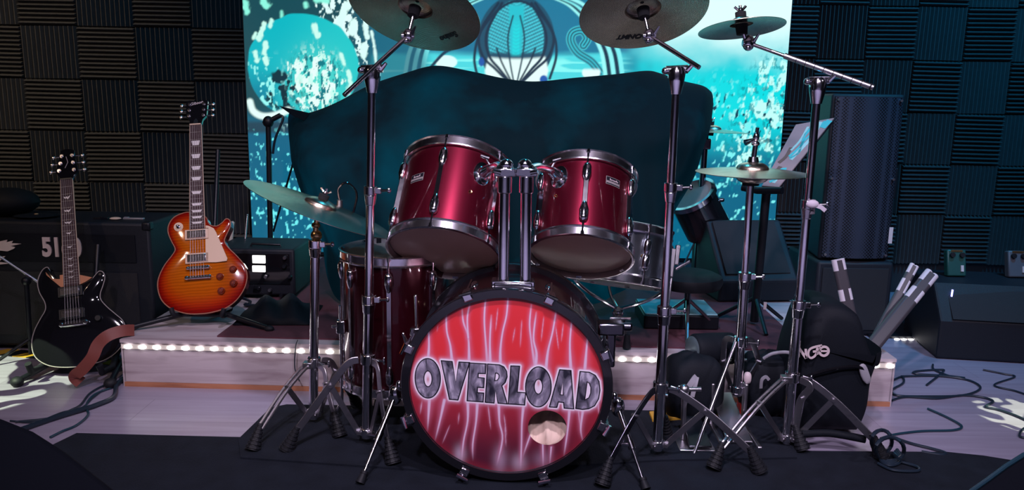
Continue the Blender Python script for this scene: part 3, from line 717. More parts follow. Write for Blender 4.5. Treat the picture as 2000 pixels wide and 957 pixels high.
# pillow seen through the port
pil = thing('pillow', 'cream crumpled pillow seen through the hole in the OVERLOAD drum', 'pillow', M=bM @ Matrix.Translation((HOLE.x, -0.186, -0.135)))
pb = MB(); nu, nv = 40, 24; vs_ = []
for i in range(nu):
    for j in range(nv):
        u = i / (nu - 1) * 2 - 1; v = j / (nv - 1) * 2 * PI
        k_ = (1 - u ** 4) ** 0.5
        fold = 1 + 0.10 * math.sin(u * 17 + 1.7 * math.sin(v * 2)) + 0.05 * math.sin(u * 39 + v * 3)
        vs_.append((u * 0.14, 0.070 * k_ * math.sin(v) * fold + 0.050 * u, 0.10 * k_ * math.cos(v) * fold))
fs_ = [(i * nv + j, i * nv + (j + 1) % nv, (i + 1) * nv + (j + 1) % nv, (i + 1) * nv + j) for i in range(nu - 1) for j in range(nv)]
pb.add(vs_, fs_)
build(pb, 'cushion', mat('cream_cotton', srgb(236, 208, 190), 0.85, noise=0.1, nscale=8), pil, world=False, angle=0)
for p in pil.children:
    for f in p.data.polygons: f.use_smooth = True
# claws, rods and lugs
for a in (22, 67, 112, 158, 202, 247, 292, 338):
    aa = math.radians(a); R_ = Matrix.Rotation(aa, 4, 'Z')
    c = MB().box((BR - 0.004, 0, 0.004), (0.024, 0.026, 0.010), R_).box((BR + 0.006, 0, -0.016), (0.011, 0.024, 0.048), R_)
    c.ball((BR - 0.010, 0, 0.008), 0.009, (0.9, 1.1, 0.6), R_.to_3x3().to_4x4()) if False else None
    cl = build(c, 'claw_hook', CHROME, bass, world=False, bevel=0.003)
    k_ = MB().tube([R_ @ Vector((BR + 0.008, 0, 0.014)), R_ @ Vector((BR + 0.008, 0, -0.15))], 0.0035, 8)
    k_.tube([R_ @ Vector((BR + 0.008, -0.017, 0.017)), R_ @ Vector((BR + 0.010, 0.017, 0.019))], [0.006, 0.004], 8)
    build(k_, 'tension_rod', CHROME, cl, world=False)
    lg = MB().ball((HR + 0.010, 0, -0.17), 0.012, (1.1, 1.0, 2.4), None)
    lg.v = [R_ @ v for v in lg.v]
    build(lg, 'lug', CHROME, bass, world=False)
# spurs
def spur(top, foot, side):
    top, foot = Vector(top), Vector(foot); d = (foot - top)
    knee = top + d * 0.48
    s_ = build(MB().cyl(top, knee, 0.0075, n=14).cyl(knee, foot - d * 0.06, 0.0048, n=12), 'spur', CHROME, bass)
    build(MB().cyl(knee - d * 0.05, knee + d * 0.05, 0.0105, n=14).tube([knee, knee + Vector((-0.035, -0.004, 0.006))], [0.006, 0.004], 8), 'spur_clamp', CHROME, s_)
    build(MB().cyl(foot - d * 0.13, foot - d * 0.10, 0.011, n=14).cyl(foot - d * 0.11, foot, 0.009, 0.014, 14), 'rubber_tip', RUBBER, s_)
    build(MB().ball(top, 0.020, (1.0, 0.8, 1.5)).ball(top + Vector((side * -0.012, 0, 0.028)), 0.013, (0.8, 0.8, 1.4)), 'spur_bracket', CHROME, s_)
spur(at(772, 772, Y=2.20), at(703, 946, Z=0.006) + Vector((0, 0, 0.004)), -1)
spur(at(1207, 795, Y=2.20), at(1262, 958, Z=0.006) + Vector((0, 0, 0.004)), 1)
# holder for the two toms on the shell's crown
HY = 2.135
hb = at(1002, 558, Y=HY)
build(MB().box((hb.x, HY, hb.z - 0.004), (0.118, 0.05, 0.044)).box((hb.x, HY - 0.026, hb.z - 0.002), (0.104, 0.006, 0.032)), 'tom_holder_plate', CHROME, bass, bevel=0.006)
posts = {}
for px0, px1, s_ in ((983, 986, -1), (1026, 1028, 1)):
    a = at(px0, 556, Y=HY); b = at(px1, 345, Y=HY + 0.005)
    pst = build(MB().cyl(a, b, 0.0148, n=20), 'tom_post', CHROME, bass)
    c = at(px1, 352, Y=HY + 0.005)
    build(MB().cyl(c - Vector((0, 0, 0.035)), c + Vector((0, 0, 0.012)), 0.0195, n=20).box(c + Vector((0, 0, 0.022)), (0.058, 0.036, 0.022)), 'post_collar', CHROME, pst, bevel=0.003)
    posts[s_] = at(px1, 333, Y=HY + 0.01)
# clamp that grips the hoop on the drummer's left
ca = at(1192, 640, Y=2.19)
cb = MB().box(ca, (0.075, 0.05, 0.036)).box(ca + Vector((0.002, 0, -0.06)), (0.028, 0.03, 0.11)).cyl(ca + Vector((0.03, 0, 0.004)), ca + Vector((0.062, 0, 0.004)), 0.013)
build(cb, 'hoop_clamp', DARKSTEEL, bass, bevel=0.006)
ca2 = at(812, 655, Y=2.20)
build(MB().box(ca2, (0.03, 0.03, 0.05)).cyl(ca2 + Vector((0.004, 0, 0.01)), at(812, 575, Y=2.20), 0.0052, n=10).tube([ca2 + Vector((-0.02, -0.015, -0.03)), ca2 + Vector((-0.035, -0.02, 0.015))], [0.006, 0.004]), 'hoop_clamp', CHROME, bass, bevel=0.004)

# ================================================================== DRUMS ON STANDS AND ARMS
def lug_shape(b, fr, ln):
    """two pointed casings joined by a bar, standing on a drum shell; fr maps (out, side, along)"""
    for s_ in (-1, 1):
        c = s_ * (ln / 2 - 0.034)
        prof = [(0.0, -0.040), (0.008, -0.030), (0.0145, -0.006), (0.0135, 0.018), (0.010, 0.028), (0.0, 0.032)]
        n = 10; base = len(b.v); rows = []
        for (r, z) in prof:
            row = []
            for k in range(n):
                a = 2 * PI * k / n
                row.append(fr(0.008 + 0.9 * r * math.sin(a), r * math.cos(a), c - s_ * z * -1))
            rows.append(row)
        vs = [p for row in rows for p in row]
        b.add(vs, [(i * n + k, i * n + (k + 1) % n, (i + 1) * n + (k + 1) % n, (i + 1) * n + k) for i in range(len(prof) - 1) for k in range(n)])
    q = [fr(o_, sd, al) for al in (-(ln / 2 - 0.04), ln / 2 - 0.04) for o_, sd in ((0.0, -0.0085), (0.013, -0.0065), (0.013, 0.0065), (0.0, 0.0085))]
    b.add(q, [(0, 1, 2, 3), (7, 6, 5, 4), (0, 4, 5, 1), (1, 5, 6, 2), (2, 6, 7, 3), (3, 7, 4, 0)])
def drum(name, label, M, R, D, lugs, phase, shell, headb, group=None, badge=None, vent=None, plate=None, hoopm=None, hooph=0.033, lugm=CHROME):
    """cylinder drum, origin at the centre of the lower rim, Z along its axis; angles count from the side that faces the hall"""
    t = thing(name, label, 'drum', M=M, group=group); hoopm = hoopm or HOOPC
    def dirn(ph): return Vector((math.sin(ph), -math.cos(ph), 0)), Vector((math.cos(ph), math.sin(ph), 0))
    build(MB().lathe([(R - 0.006, 0.004), (R, 0.006), (R, D - 0.006), (R - 0.006, D - 0.004)], 72, closed=True), 'shell', shell, t, world=False)
    build(MB().lathe([(R - 0.0068, 0.006), (R - 0.0068, D - 0.006)], 48), 'inner_ply', PLY, t, world=False)
    for z0, sg in ((0.0, -1), (D, 1)):
        RH = R + 0.011
        z_a = z0 - sg * 0.016; z_b = z0 + sg * (hooph - 0.016)
        hp = [(R + 0.003, z_a), (RH, z_a), (RH + 0.001, z_a + sg * 0.004), (RH - 0.002, z_a + sg * 0.007), (RH - 0.002, z_b - sg * 0.005), (RH + 0.0025, z_b - sg * 0.002), (RH, z_b), (RH - 0.006, z_b), (RH - 0.006, z_a + sg * 0.008), (R + 0.003, z_a + sg * 0.006)]
        build(MB().lathe(hp, 72, closed=True), 'hoop', hoopm, t, world=False)
        zz = z0 + sg * 0.002
        build(MB().lathe([(0, zz), (R - 0.010, zz), (R + 0.003, zz - sg * 0.006), (R + 0.003, zz - sg * 0.010), (0, zz - sg * 0.006)], 64), 'batter_head' if sg > 0 else 'resonant_head', HEADWHITE if sg > 0 else headb, t, world=False)
    for k in range(lugs):
        ph = phase + 2 * PI * k / lugs; o_, s_ = dirn(ph)
        def fr(out, side, al): return o_ * (R + out) + s_ * side + Vector((0, 0, D / 2 + al))
        b = MB(); lug_shape(b, fr, D - 0.055)
        lg = build(b, 'lug', lugm, t, world=False, angle=50)
        for z0, z1 in ((-0.010, 0.04), (D + 0.010, D - 0.04)):
            rb = MB().tube([fr(0.0095, 0, z0 - D / 2), fr(0.0095, 0, z1 - D / 2)], 0.0032, 8)
            rb.tube([fr(0.0095, 0, z0 - 0.006 - D / 2), fr(0.0095, 0, z0 + 0.006 - D / 2)], 0.0058, 8)
            rb.tube([fr(0.004, -0.009, z0 - D / 2), fr(0.004, 0.009, z0 - D / 2)], 0.0055, 6)
            build(rb, 'tension_rod', CHROME, lg, world=False)
    if badge:
        ph, h, kind_ = badge; bb = MB(); wd, ht = 0.050, 0.027
        def strip(b, s0, s1, h0, h1, out):
            n = 8; vs = []
            for i in range(n + 1):
                s = s0 + (s1 - s0) * i / n; o_, _ = dirn(ph + s / R)
                vs += [o_ * (R + out) + Vector((0, 0, h + h0)), o_ * (R + out) + Vector((0, 0, h + h1))]
            b.add(vs, [(2 * i, 2 * i + 2, 2 * i + 3, 2 * i + 1) for i in range(n)])
        strip(bb, -wd / 2, wd / 2, -ht / 2, ht / 2, 0.0012)
        bo = build(bb, 'badge', mat('badge_silver', srgb(200, 190, 190), 0.35, 0.6), t, world=False, angle=30)
        b2 = MB(); strip(b2, -wd / 2 + 0.0015, wd / 2 - 0.0015, -0.001, ht / 2 - 0.0015, 0.0018); strip(b2, -wd / 2 + 0.0015, wd / 2 - 0.0015, -ht / 2 + 0.0015, -ht / 2 + 0.005, 0.0018)
        build(b2, 'badge_print', INK, bo, world=False, angle=30)
        b3 = MB(); o_, s_ = dirn(ph)
        for i in range(7 if kind_ else 6):
            x0 = -0.013 + i * 0.0045; hh = (0.007 if i in (0, 5) else 0.0042)
            strip(b3, x0, x0 + 0.003, 0.001 + 0.0004 * (i % 3), 0.001 + hh, 0.0022)
        build(b3, 'badge_script', WHITEPRINT, bo, world=False, angle=30)
    if vent:
        ph, h = vent; o_, s_ = dirn(ph)
        Mv = frame(o_ * (R + 0.0005) + Vector((0, 0, h)), o_, s_)
        build(MB().lathe([(0.0035, 0), (0.0035, 0.0025), (0.005, 0.003), (0.0062, 0.001), (0.0062, 0)], 16, Mv), 'vent_ring', BRASS, t, world=False)
    if plate:
        ph, h = plate; o_, s_ = dirn(ph); Mv = frame(o_ * (R - 0.004) + Vector((0, 0, h)), o_, s_)
        pb = MB().lathe([(0, 0.010), (0.018, 0.011), (0.022, 0.008), (0.033, 0.006), (0.036, 0.0), (0.036, -0.002)], 32, Mv @ Matrix.Diagonal((0.85, 1.15, 1, 1)))
        pl = build(pb, 'mount_plate', CHROME, t, world=False, angle=30)
        build(MB().lathe([(0.0, 0.052), (0.012, 0.052), (0.0145, 0.046), (0.0145, 0.036), (0.017, 0.032), (0.017, 0.022), (0.019, 0.018), (0.019, 0.008)], 20, Mv), 'mount_socket', CHROME, pl, world=False)
        t['_plate'] = 1
        t_plate[name + label] = MW[t.name] @ Mv
    return t
t_plate = {}
HOOPC = mat('chromed_hoop', (0.86, 0.84, 0.90), 0.20, 1.0)
PLY = mat('pale_inner_ply', srgb(214, 186, 150), 0.6)
# rack toms
def tom_frame(bpx, bY, tpx, tY):
    b = at(*bpx, Y=bY); tp = at(*tpx, Y=tY); return b, frame(b, tp - b, (1, 0, 0)), (tp - b).length
bL, ML, lenL = tom_frame((868, 489), 2.365, (898, 318), 2.555)
bR, MR_, lenR = tom_frame((1134, 495), 2.40, (1146, 340), 2.565)
print('tom lengths', lenL, lenR)
tomL = drum('rack_tom', 'larger maroon rack tom tilted on the left of the two posts', ML, 0.164, 0.285, 6, math.radians(-9), MAROON, HEADCLEAR, 'rack toms', (math.radians(-37), 0.165, 0), (math.radians(24), 0.125), (math.radians(34), 0.20))
tomR = drum('rack_tom', 'smaller maroon rack tom tilted on the right of the two posts', MR_, 0.152, 0.258, 6, math.radians(-3), MAROON, HEADCLEAR, 'rack toms', (math.radians(29), 0.185, 1), (math.radians(-38), 0.125), (math.radians(-36), 0.19))
for t, s_ in ((tomL, -1), (tomR, 1)):
    Mp = [v for k_, v in t_plate.items() if k_.endswith(t['label'])][0]
    a = Mp @ Vector((0, 0, 0.045)); b = posts[s_]
    arm = build(MB().tube(catmull([a, a * 0.45 + b * 0.55 + Vector((0, 0, 0.012)), b], 6), 0.0115, 14), 'tom_arm', CHROME, bass)
    build(MB().ball(b, 0.021, (1.25, 1.1, 1.1)).ball(b + Vector((s_ * -0.004, -0.004, 0.016)), 0.016, (1.2, 1.1, 1)).tube([b + Vector((s_ * 0.012, -0.022, -0.004)), b + Vector((s_ * 0.030, -0.03, 0.0))], [0.007, 0.005]), 'ball_clamp', CHROME, arm)
    build(MB().tube([a + Vector((0, -0.004, 0.01)), a + Vector((s_ * 0.012, -0.012, 0.032))], 0.0035, 8).tube([a + Vector((s_ * 0.002, -0.012, 0.030)), a + Vector((s_ * 0.026, -0.012, 0.038))], [0.0055, 0.004], 8), 'wing_screw', CHROME, arm)
# floor tom
fc = at(778, 737, Y=2.575)
fM = frame((fc.x, 2.575, 0.135), (0, 0, 1), (1, 0, 0))
ftz = at(778, 492, Y=2.575).z - 0.135
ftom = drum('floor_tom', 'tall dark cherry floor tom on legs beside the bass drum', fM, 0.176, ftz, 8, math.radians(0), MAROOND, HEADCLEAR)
for ph, bend in ((-62, 1), (40, 0), (170, 0)):
    a = math.radians(ph); o_ = Vector((math.sin(a), -math.cos(a), 0)); base = Vector((fc.x, 2.575, 0))
    z_f = 0.014
    pts = [base + o_ * 0.195 + Vector((0, 0, 0.40)), base + o_ * 0.195 + Vector((0, 0, 0.10)), base + o_ * 0.205 + Vector((0, 0, 0.06)), base + o_ * 0.225 + Vector((0, 0, z_f + 0.02))]
    lg = build(MB().tube(catmull(pts, 5), 0.0052, 10), 'leg', CHROME, ftom)
    build(MB().cyl(pts[-1] + Vector((0, 0, 0.02)), pts[-1] - Vector((0, 0, 0.0185)), 0.010, 0.013), 'rubber_foot', RUBBER, lg)
    build(MB().box(base + o_ * 0.192 + Vector((0, 0, 0.33)), (0.03, 0.03, 0.045)).tube([base + o_ * 0.205 + Vector((-0.02, 0, 0.33)), base + o_ * 0.205 + Vector((0.025, 0, 0.335))], 0.005), 'leg_bracket', CHROME, lg, bevel=0.005)
# snare drum with its basket stand
sb = at(1203, 546, Y=2.73); st_ = at(1218, 432, Y=2.785)
sM = frame(sb, st_ - sb, (1, 0, 0))
SHELLCH = mat('chromed_shell', (0.72, 0.78, 0.86), 0.26, 1.0)
snare = drum('snare_drum', 'chrome snare drum tilted behind the right rack tom', sM, 0.168, 0.172, 8, math.radians(68), SHELLCH, HEADWHITE, vent=(math.radians(20), 0.08))
tb = MB().box((0.172, -0.06, 0.08), (0.022, 0.035, 0.10)).box((0.19, -0.06, 0.11), (0.016, 0.02, 0.07)).tube([(0.19, -0.06, 0.06), (0.235, -0.075, 0.095)], [0.006, 0.005]).box((0.180, -0.06, -0.02), (0.008, 0.022, 0.10))
build(tb, 'throw_off', STEEL, snare, world=False, bevel=0.003)
build(MB().box((0, 0, -0.004), (0.29, 0.045, 0.002)), 'snare_wires', STEEL, snare, world=False)
SSY = 2.80; sp = at(1206, 625, Y=SSY)
sst = thing('snare_stand', 'chrome basket stand holding up the chrome snare drum', 'stand', (sp.x, SSY, PH))
build(MB().cyl((sp.x, SSY, PH + 0.05), (sp.x, SSY, sp.z + 0.02), 0.012), 'pole', CHROME, sst)
build(MB().ball((sp.x, SSY, sp.z + 0.03), 0.022).cyl((sp.x - 0.03, SSY - 0.02, sp.z + 0.012), (sp.x + 0.045, SSY - 0.02, sp.z + 0.012), 0.006), 'basket_clamp', CHROME, sst)
for a in (-60, 60, 180):
    o_ = sM.to_3x3() @ Vector((math.sin(math.radians(a)), -math.cos(math.radians(a)), 0))
    e = sM @ Vector((0, 0, -0.020)) + o_ * 0.178
    build(MB().tube(catmull([(sp.x, SSY, sp.z + 0.04), (Vector((sp.x, SSY, sp.z + 0.04)) * 0.35 + e * 0.65 - Vector((0, 0, 0.012))), e, e + (sM.to_3x3() @ Vector((0, 0, 0.03)))], 5), 0.006, 8), 'basket_arm', CHROME, sst)
for a in (-75, 40, 165):
    o_ = Vector((math.sin(math.radians(a)), -math.cos(math.radians(a)), 0)); f_ = Vector((sp.x, SSY, PH + 0.007)) + o_ * (0.05 if a != 165 else 0.16)
    lg = build(MB().bar((sp.x, SSY, PH + 0.14), f_ + Vector((0, 0, 0.03)), 0.014, 0.004, o_), 'leg', STEEL, sst)
    build(MB().cyl(f_ + Vector((0, 0, 0.05)), f_, 0.010, 0.015), 'rubber_foot', RUBBER, lg)
# ================================================================== CYMBALS AND THEIR STANDS
def bronze():
    mt = bpy.data.materials.new('lathed_bronze'); mt.use_nodes = True
    nt = mt.node_tree; N = nt.nodes; L = nt.links; b = N['Principled BSDF']
    b.inputs['Metallic'].default_value = 1.0; b.inputs['Roughness'].default_value = 0.25
    b.inputs['Anisotropic'].default_value = 0.6; tg = N.new('ShaderNodeTangent'); tg.direction_type = 'RADIAL'; tg.axis = 'Z'; L.new(tg.outputs[0], b.inputs['Tangent'])
    tc = N.new('ShaderNodeTexCoord')
    wv = N.new('ShaderNodeTexWave'); wv.wave_type = 'RINGS'; wv.rings_direction = 'Z'; wv.inputs['Scale'].default_value = 95; wv.inputs['Distortion'].default_value = 0.4
    L.new(tc.outputs['Object'], wv.inputs[0])
    nz = N.new('ShaderNodeTexNoise'); nz.inputs['Scale'].default_value = 9; nz.inputs['Detail'].default_value = 4; L.new(tc.outputs['Object'], nz.inputs['Vector'])
    cr = N.new('ShaderNodeValToRGB'); cr.color_ramp.elements[0].color = (0.52, 0.43, 0.33, 1); cr.color_ramp.elements[1].color = (0.78, 0.68, 0.54, 1)
    cr.color_ramp.elements[0].position = 0.3; cr.color_ramp.elements[1].position = 0.7
    L.new(nz.outputs['Fac'], cr.inputs[0]); L.new(cr.outputs[0], b.inputs['Base Color'])
    bp = N.new('ShaderNodeBump'); bp.inputs['Strength'].default_value = 0.25; bp.inputs['Distance'].default_value = 0.0006
    L.new(wv.outputs['Fac'], bp.inputs['Height']); L.new(bp.outputs[0], b.inputs['Normal'])
    return mt
BRONZE = bronze()
def cymbal(name, label, c, n, R, group=None, top='nut', sleeve=True, writing=None, bell=0.052, drop=0.075, cup_down=False):
    M = frame(c, n, (1, 0, 0))
    t = thing(name, label, 'cymbal', M=M, group=group)
    if cup_down: M2 = Matrix.Diagonal((1, 1, -1, 1))
    else: M2 = Matrix()
    rb = bell; hb = 0.022; prof = []
    for i in range(6): a = i / 5 * 0.5 * PI; prof.append((0.006 + (rb - 0.006) * math.sin(a), -hb + hb * math.cos(a)))
    for i in range(1, 11):
        u = i / 10; prof.append((rb + (R - rb) * u, -hb - R * drop * u ** 1.5))
    th = 0.0014
    prof2 = prof + [(r, z - th) for (r, z) in reversed(prof)]
    build(MB().lathe(prof2, 96, M2, closed=True), 'cymbal_plate', BRONZE, t, world=False, angle=60)
    if top:
        b = MB().cyl((0, 0, -0.001), (0, 0, 0.014), 0.016, n=20)
        build(b, 'felt_washer', FELT, t, world=False)
        b = MB().cyl((0, 0, 0.014), (0, 0, 0.034), 0.0045, n=10).ball((0, 0, 0.020), 0.008, (1, 1, 1.1)).tube([(-0.017, 0, 0.031), (-0.006, 0, 0.020), (0.006, 0, 0.020), (0.017, 0, 0.031)], [0.004, 0.004, 0.004, 0.004], 8)
        build(b, 'wing_nut', CHROME, t, world=False)
    if sleeve:
        build(MB().cyl((0, 0, -0.052), (0, 0, -0.0225), 0.016, 0.0185, 20), 'felt_sleeve', FELT, t, world=False)
    if writing:
        txt, size, ang, rr, flip, tl = writing
        zt = -hb - R * drop * ((rr - rb) / (R - rb)) ** 1.5 - th - 0.0012
        sl = -math.atan(R * drop * 1.5 * ((rr - rb) / (R - rb)) ** 0.5 / (R - rb))
        Mt = Matrix.Rotation(ang, 4, 'Z') @ Matrix.Translation((0, rr, zt)) @ Matrix.Rotation(sl, 4, 'X') @ Matrix.Rotation(PI, 4, 'Y') @ Matrix.Rotation(flip, 4, 'Z')
        lab = build(text_mb(txt, size, 0.0004, Mt, bold=0.0012, shear=tl), 'printed_lettering', INK, t, world=False, angle=0)
    return t

def boot(b_top, foot, r0=0.011, r1=0.022, n=7):
    """ribbed rubber boot from b_top to the floor point foot"""
    b_top, foot = Vector(b_top), Vector(foot); d = (foot - b_top)
    pts = []; rad = []
    for i in range(n):
        for k_, f in ((0.0, 1.0), (0.55, 1.0), (0.6, 0.84), (0.95, 0.86)):
            u = (i + k_) / n; pts.append(b_top + d * u); rad.append((r0 + (r1 - r0) * u) * f)
    pts.append(foot); rad.append(r1)
    return MB().tube(pts, rad, 14)
def stand(name, label, bpx, tpx, hub_py, low_py, feet, joints, r_low=0.0155, r_up=0.0118, Y=None, double=(), zc=0.012, cat='stand', chrome=CHROME, foot_r=0.025):
    base = at(*bpx, Z=zc); Yb = base.y if Y is None else Y
    top = at(*tpx, Y=Yb)
    t = thing(name, label, cat, base)
    def on_pole(py):
        z = at(bpx[0] + (tpx[0] - bpx[0]) * (py - bpx[1]) / (tpx[1] - bpx[1]), py, Y=Yb).z
        u = (z - base.z) / (top.z - base.z); return base + (top - base) * u
    hub, low = on_pole(hub_py), on_pole(low_py)
    jp = on_pole(joints[0]) if joints else top
    j2 = on_pole(joints[1]) if len(joints) > 1 else None
    ax = (top - base).normalized()
    build(MB().cyl(low - ax * 0.02, jp, r_low, n=20), 'lower_tube', chrome, t)
    rr = r_up
    if j2 is not None:
        build(MB().cyl(jp, j2, r_low * 0.82, n=18), 'middle_tube', chrome, t); build(MB().cyl(j2, top, r_up, n=18), 'upper_tube', chrome, t)
    else: build(MB().cyl(jp, top, r_up, n=18), 'upper_tube', chrome, t)
    for j, r_ in ((jp, r_low), (j2, r_low * 0.86)):
        if j is None: continue
        c = build(MB().cyl(j - ax * 0.034, j - ax * 0.004, r_ + 0.001, r_ + 0.005, 20).cyl(j - ax * 0.004, j + ax * 0.022, r_ + 0.006, n=20), 'height_collar', chrome, t, bevel=0.002)
        build(MB().box(j + Vector((r_ + 0.010, -0.004, 0.009)), (0.018, 0.014, 0.018)).tube([j + Vector((r_ + 0.016, -0.006, 0.009)), j + Vector((r_ + 0.040, -0.010, 0.011))], [0.0045, 0.0035], 8).ball(j + Vector((r_ + 0.042, -0.010, 0.011)), 0.006, (1, .6, 1.4)), 'wing_screw', chrome, c, bevel=0.002)
    h = build(MB().cyl(hub - ax * 0.014, hub + ax * 0.018, r_low + 0.007, n=20), 'leg_hub', chrome, t, bevel=0.002)
    build(MB().tube([hub + Vector((0.02, -0.012, 0.002)), hub + Vector((0.050, -0.018, 0.002))], [0.005, 0.004], 8).ball(hub + Vector((0.052, -0.018, 0.002)), 0.008, (.6, .6, 1.6)), 'wing_screw', chrome, h)
    build(MB().cyl(low - ax * 0.012, low + ax * 0.012, r_low + 0.006, n=20), 'brace_collar', chrome, t, bevel=0.002)
    for i, (fx, fy, kind_) in enumerate(feet):
        ft = at(fx, fy, Z=zc)
        o_ = Vector((ft.x - base.x, ft.y - base.y, 0)); rl = o_.length; o_.normalize()
        side = Vector((-o_.y, o_.x, 0))
        a = hub + o_ * (r_low + 0.012)
        e = ft + Vector((0, 0, 0.055)) - o_ * 0.030
        el = a * 0.5 + e * 0.5 + Vector((0, 0, 0.012)) + o_ * 0.006
        pth = catmull([a, a + o_ * 0.035 - Vector((0, 0, 0.012)), el, e], 5)
        lg = None; mb = MB()
        if kind_ == 'double':
            for s_ in (-0.009, 0.009): mb.tube([p + side * s_ for p in pth], 0.0052, 8)
            mb.box(a, (0.03, 0.03, 0.02))
        else:
            nrm = o_.cross(side)
            mb.ribbon(pth, 0.022, 0.005, side)
        lg = build(mb, 'leg', STEEL if kind_ != 'dark' else DARKSTEEL, t, angle=30, bevel=0.0015)
        bl = low + o_ * (r_low + 0.010); mid = pth[len(pth) * 6 // 10]
        br = MB().bar(bl, mid, 0.017, 0.004, side); br.cyl(mid - side * 0.012, mid + side * 0.012, 0.005, n=10); br.cyl(bl - side * 0.012, bl + side * 0.012, 0.005, n=10); br.bar(low, bl + o_ * 0.006, 0.02, 0.014)
        build(br, 'leg_brace', STEEL, lg)
        build(boot(e - o_ * 0.004 + Vector((0, 0, 0.016)), ft, 0.009, foot_r), 'rubber_foot', RUBBER, lg, angle=25)
    return t, base, top, Yb
def tilter(t, p, r=0.017, name='cymbal_tilter'):
    return build(MB().ball(p, r, (1.0, 0.8, 1.25)).cyl(p - Vector((0.018, 0, 0)), p + Vector((0.018, 0, 0)), 0.010, n=14).tube([p + Vector((0.012, -0.012, 0.004)), p + Vector((0.024, -0.02, 0.026))], [0.006, 0.003], 8).ball(p + Vector((-0.004, -0.010, -0.014)), 0.009), name, CHROME, t)
def boom_head(t, top, p_tail, p_head, r=0.0065, blk=(0.046, 0.04, 0.06)):
    d = (p_head - p_tail).normalized()
    # tapering casting over the tube's end
    n = 14; c = MB().tube([top - Vector((0, 0, 0.045)), top - Vector((0, 0, 0.01)), top + Vector((0, 0, 0.018)), top + Vector((0, 0, 0.030))], [0.0150, 0.0225, 0.026, 0.018], n)
    u = top + Vector((0, 0, 0.020))
    c.cyl(u + Vector((-0.030, 0, 0.0)), u + Vector((0.030, 0, 0.004)), 0.012, n=14).tube([u + Vector((0.026, -0.01, 0)), u + Vector((0.042, -0.016, 0.018))], [0.007, 0.005], 8).ball(u + Vector((-0.032, 0, -0.002)), 0.010)
    bo = build(c, 'boom_clamp', CHROME, t)
    build(MB().cyl(p_tail, p_head, r, n=14), 'boom_arm', CHROME, t)
    return bo

# --- stand left of the bass drum, tall crash
t, base, top, Y_ = stand('cymbal_stand', 'tall chrome boom stand between floor tom and left rack tom', (716, 866), (727, 150), 702, 842,
                         [(560, 878, 'flat'), (768, 905, 'flat'), (742, 806, 'flat')], [590, 378])
ph_, pt_ = at(797, 70, Y=Y_ + 0.07), at(672, 186, Y=Y_ - 0.09)
boom_head(t, top, pt_, ph_)
cc = at(815, 2, Y=Y_ + 0.10)
tilter(t, ph_); n_ = Vector((0.20, 0.46, 0.86)).normalized()
build(MB().cyl(ph_, cc - n_ * 0.03, 0.0055, n=10), 'cymbal_rod', CHROME, t)
cymbal('crash_cymbal', 'bronze crash cymbal on the tall stand, upper left of centre', cc, n_, 0.197, 'crash cymbals seen from below', writing=('Smino', 0.030, -0.75, 0.140, 0, 0.3), sleeve=True)
# --- stand right of the bass drum
t, base, top, Y_ = stand('cymbal_stand', 'tall chrome boom stand in front of the snare drum', (1283, 889), (1321, 152), 757, 866,
                         [(1484, 920, 'flat'), (1176, 946, 'dark'), (1300, 846, 'dark')], [612, 372])
ph_, pt_ = at(1268, 70, Y=Y_ + 0.07), at(1366, 132, Y=Y_ - 0.05)
boom_head(t, top, pt_, ph_)
cc = at(1254, 4, Y=Y_ + 0.10); n_ = Vector((-0.09, 0.47, 0.87)).normalized()
tilter(t, ph_); build(MB().cyl(ph_, cc - n_ * 0.03, 0.0055, n=10), 'cymbal_rod', CHROME, t)
cymbal('crash_cymbal', 'bronze crash cymbal above the right rack tom', cc, n_, 0.183, 'crash cymbals seen from below', writing=('M ONMT', 0.026, 0.05, 0.128, 0, 0.2))
# --- far right boom stand with the splash
t, base, top, Y_ = stand('cymbal_stand', 'rightmost chrome boom stand beside the black gear bag', (1536, 866), (1597, 172), 737, 853,
                         [(1393, 913, 'double'), (1722, 893, 'flat'), (1568, 878, 'flat')], [600, 405])
ph_, pt_ = at(1462, 84, Y=Y_ + 0.10), at(1706, 171, Y=Y_ - 0.06)
boom_head(t, top, pt_, ph_, 0.0055)
mid_ = pt_ * 0.72 + ph_ * 0.28; mid2 = pt_ * 0.30 + ph_ * 0.70
build(MB().cyl(pt_, mid2, 0.0088, n=14), 'boom_sleeve', STEEL, t)
d_ = (ph_ - pt_)
for k in range(9):
    q = pt_ + d_ * (0.015 + 0.073 * k)
    build(MB().cyl(q, q + d_ * (0.012 if k == 0 else 0.005), 0.0092, n=14), 'memory_ring', RUBBER, t)
cc = at(1447, 33, Y=Y_ + 0.10); n_ = Vector((-0.09, 0.17, 0.98)).normalized()
tilter(t, ph_, 0.019); build(MB().cyl(ph_ + Vector((-0.01, 0, 0.01)), cc - n_ * 0.03, 0.0065, n=10), 'cymbal_rod', CHROME, t)
cymbal('splash_cymbal', 'small bronze splash cymbal at the end of the long striped boom', cc, n_, 0.127, bell=0.034, drop=0.10)
# cloth rag taped on that stand
rg = at(1582, 402, Y=Y_ - 0.02)
tp = thing('tape_wrap', 'grey tape and knotted rag on the rightmost cymbal stand', 'tape', rg)
build(MB().cyl(at(1580, 417, Y=Y_), at(1582, 390, Y=Y_), 0.0165, n=16), 'tape_band', mat('grey_tape', srgb(128, 120, 130), 0.5), tp)
build(MB().ball(rg + Vector((0.004, -0.008, 0.006)), 0.016, (1.2, 0.7, 0.8)).ribbon([rg + Vector((0.01, -0.012, 0.004)), rg + Vector((0.028, -0.014, -0.002)), rg + Vector((0.042, -0.012, -0.012))], 0.012, 0.003), 'rag_knot', mat('pale_rag', srgb(196, 186, 200), 0.8), tp)
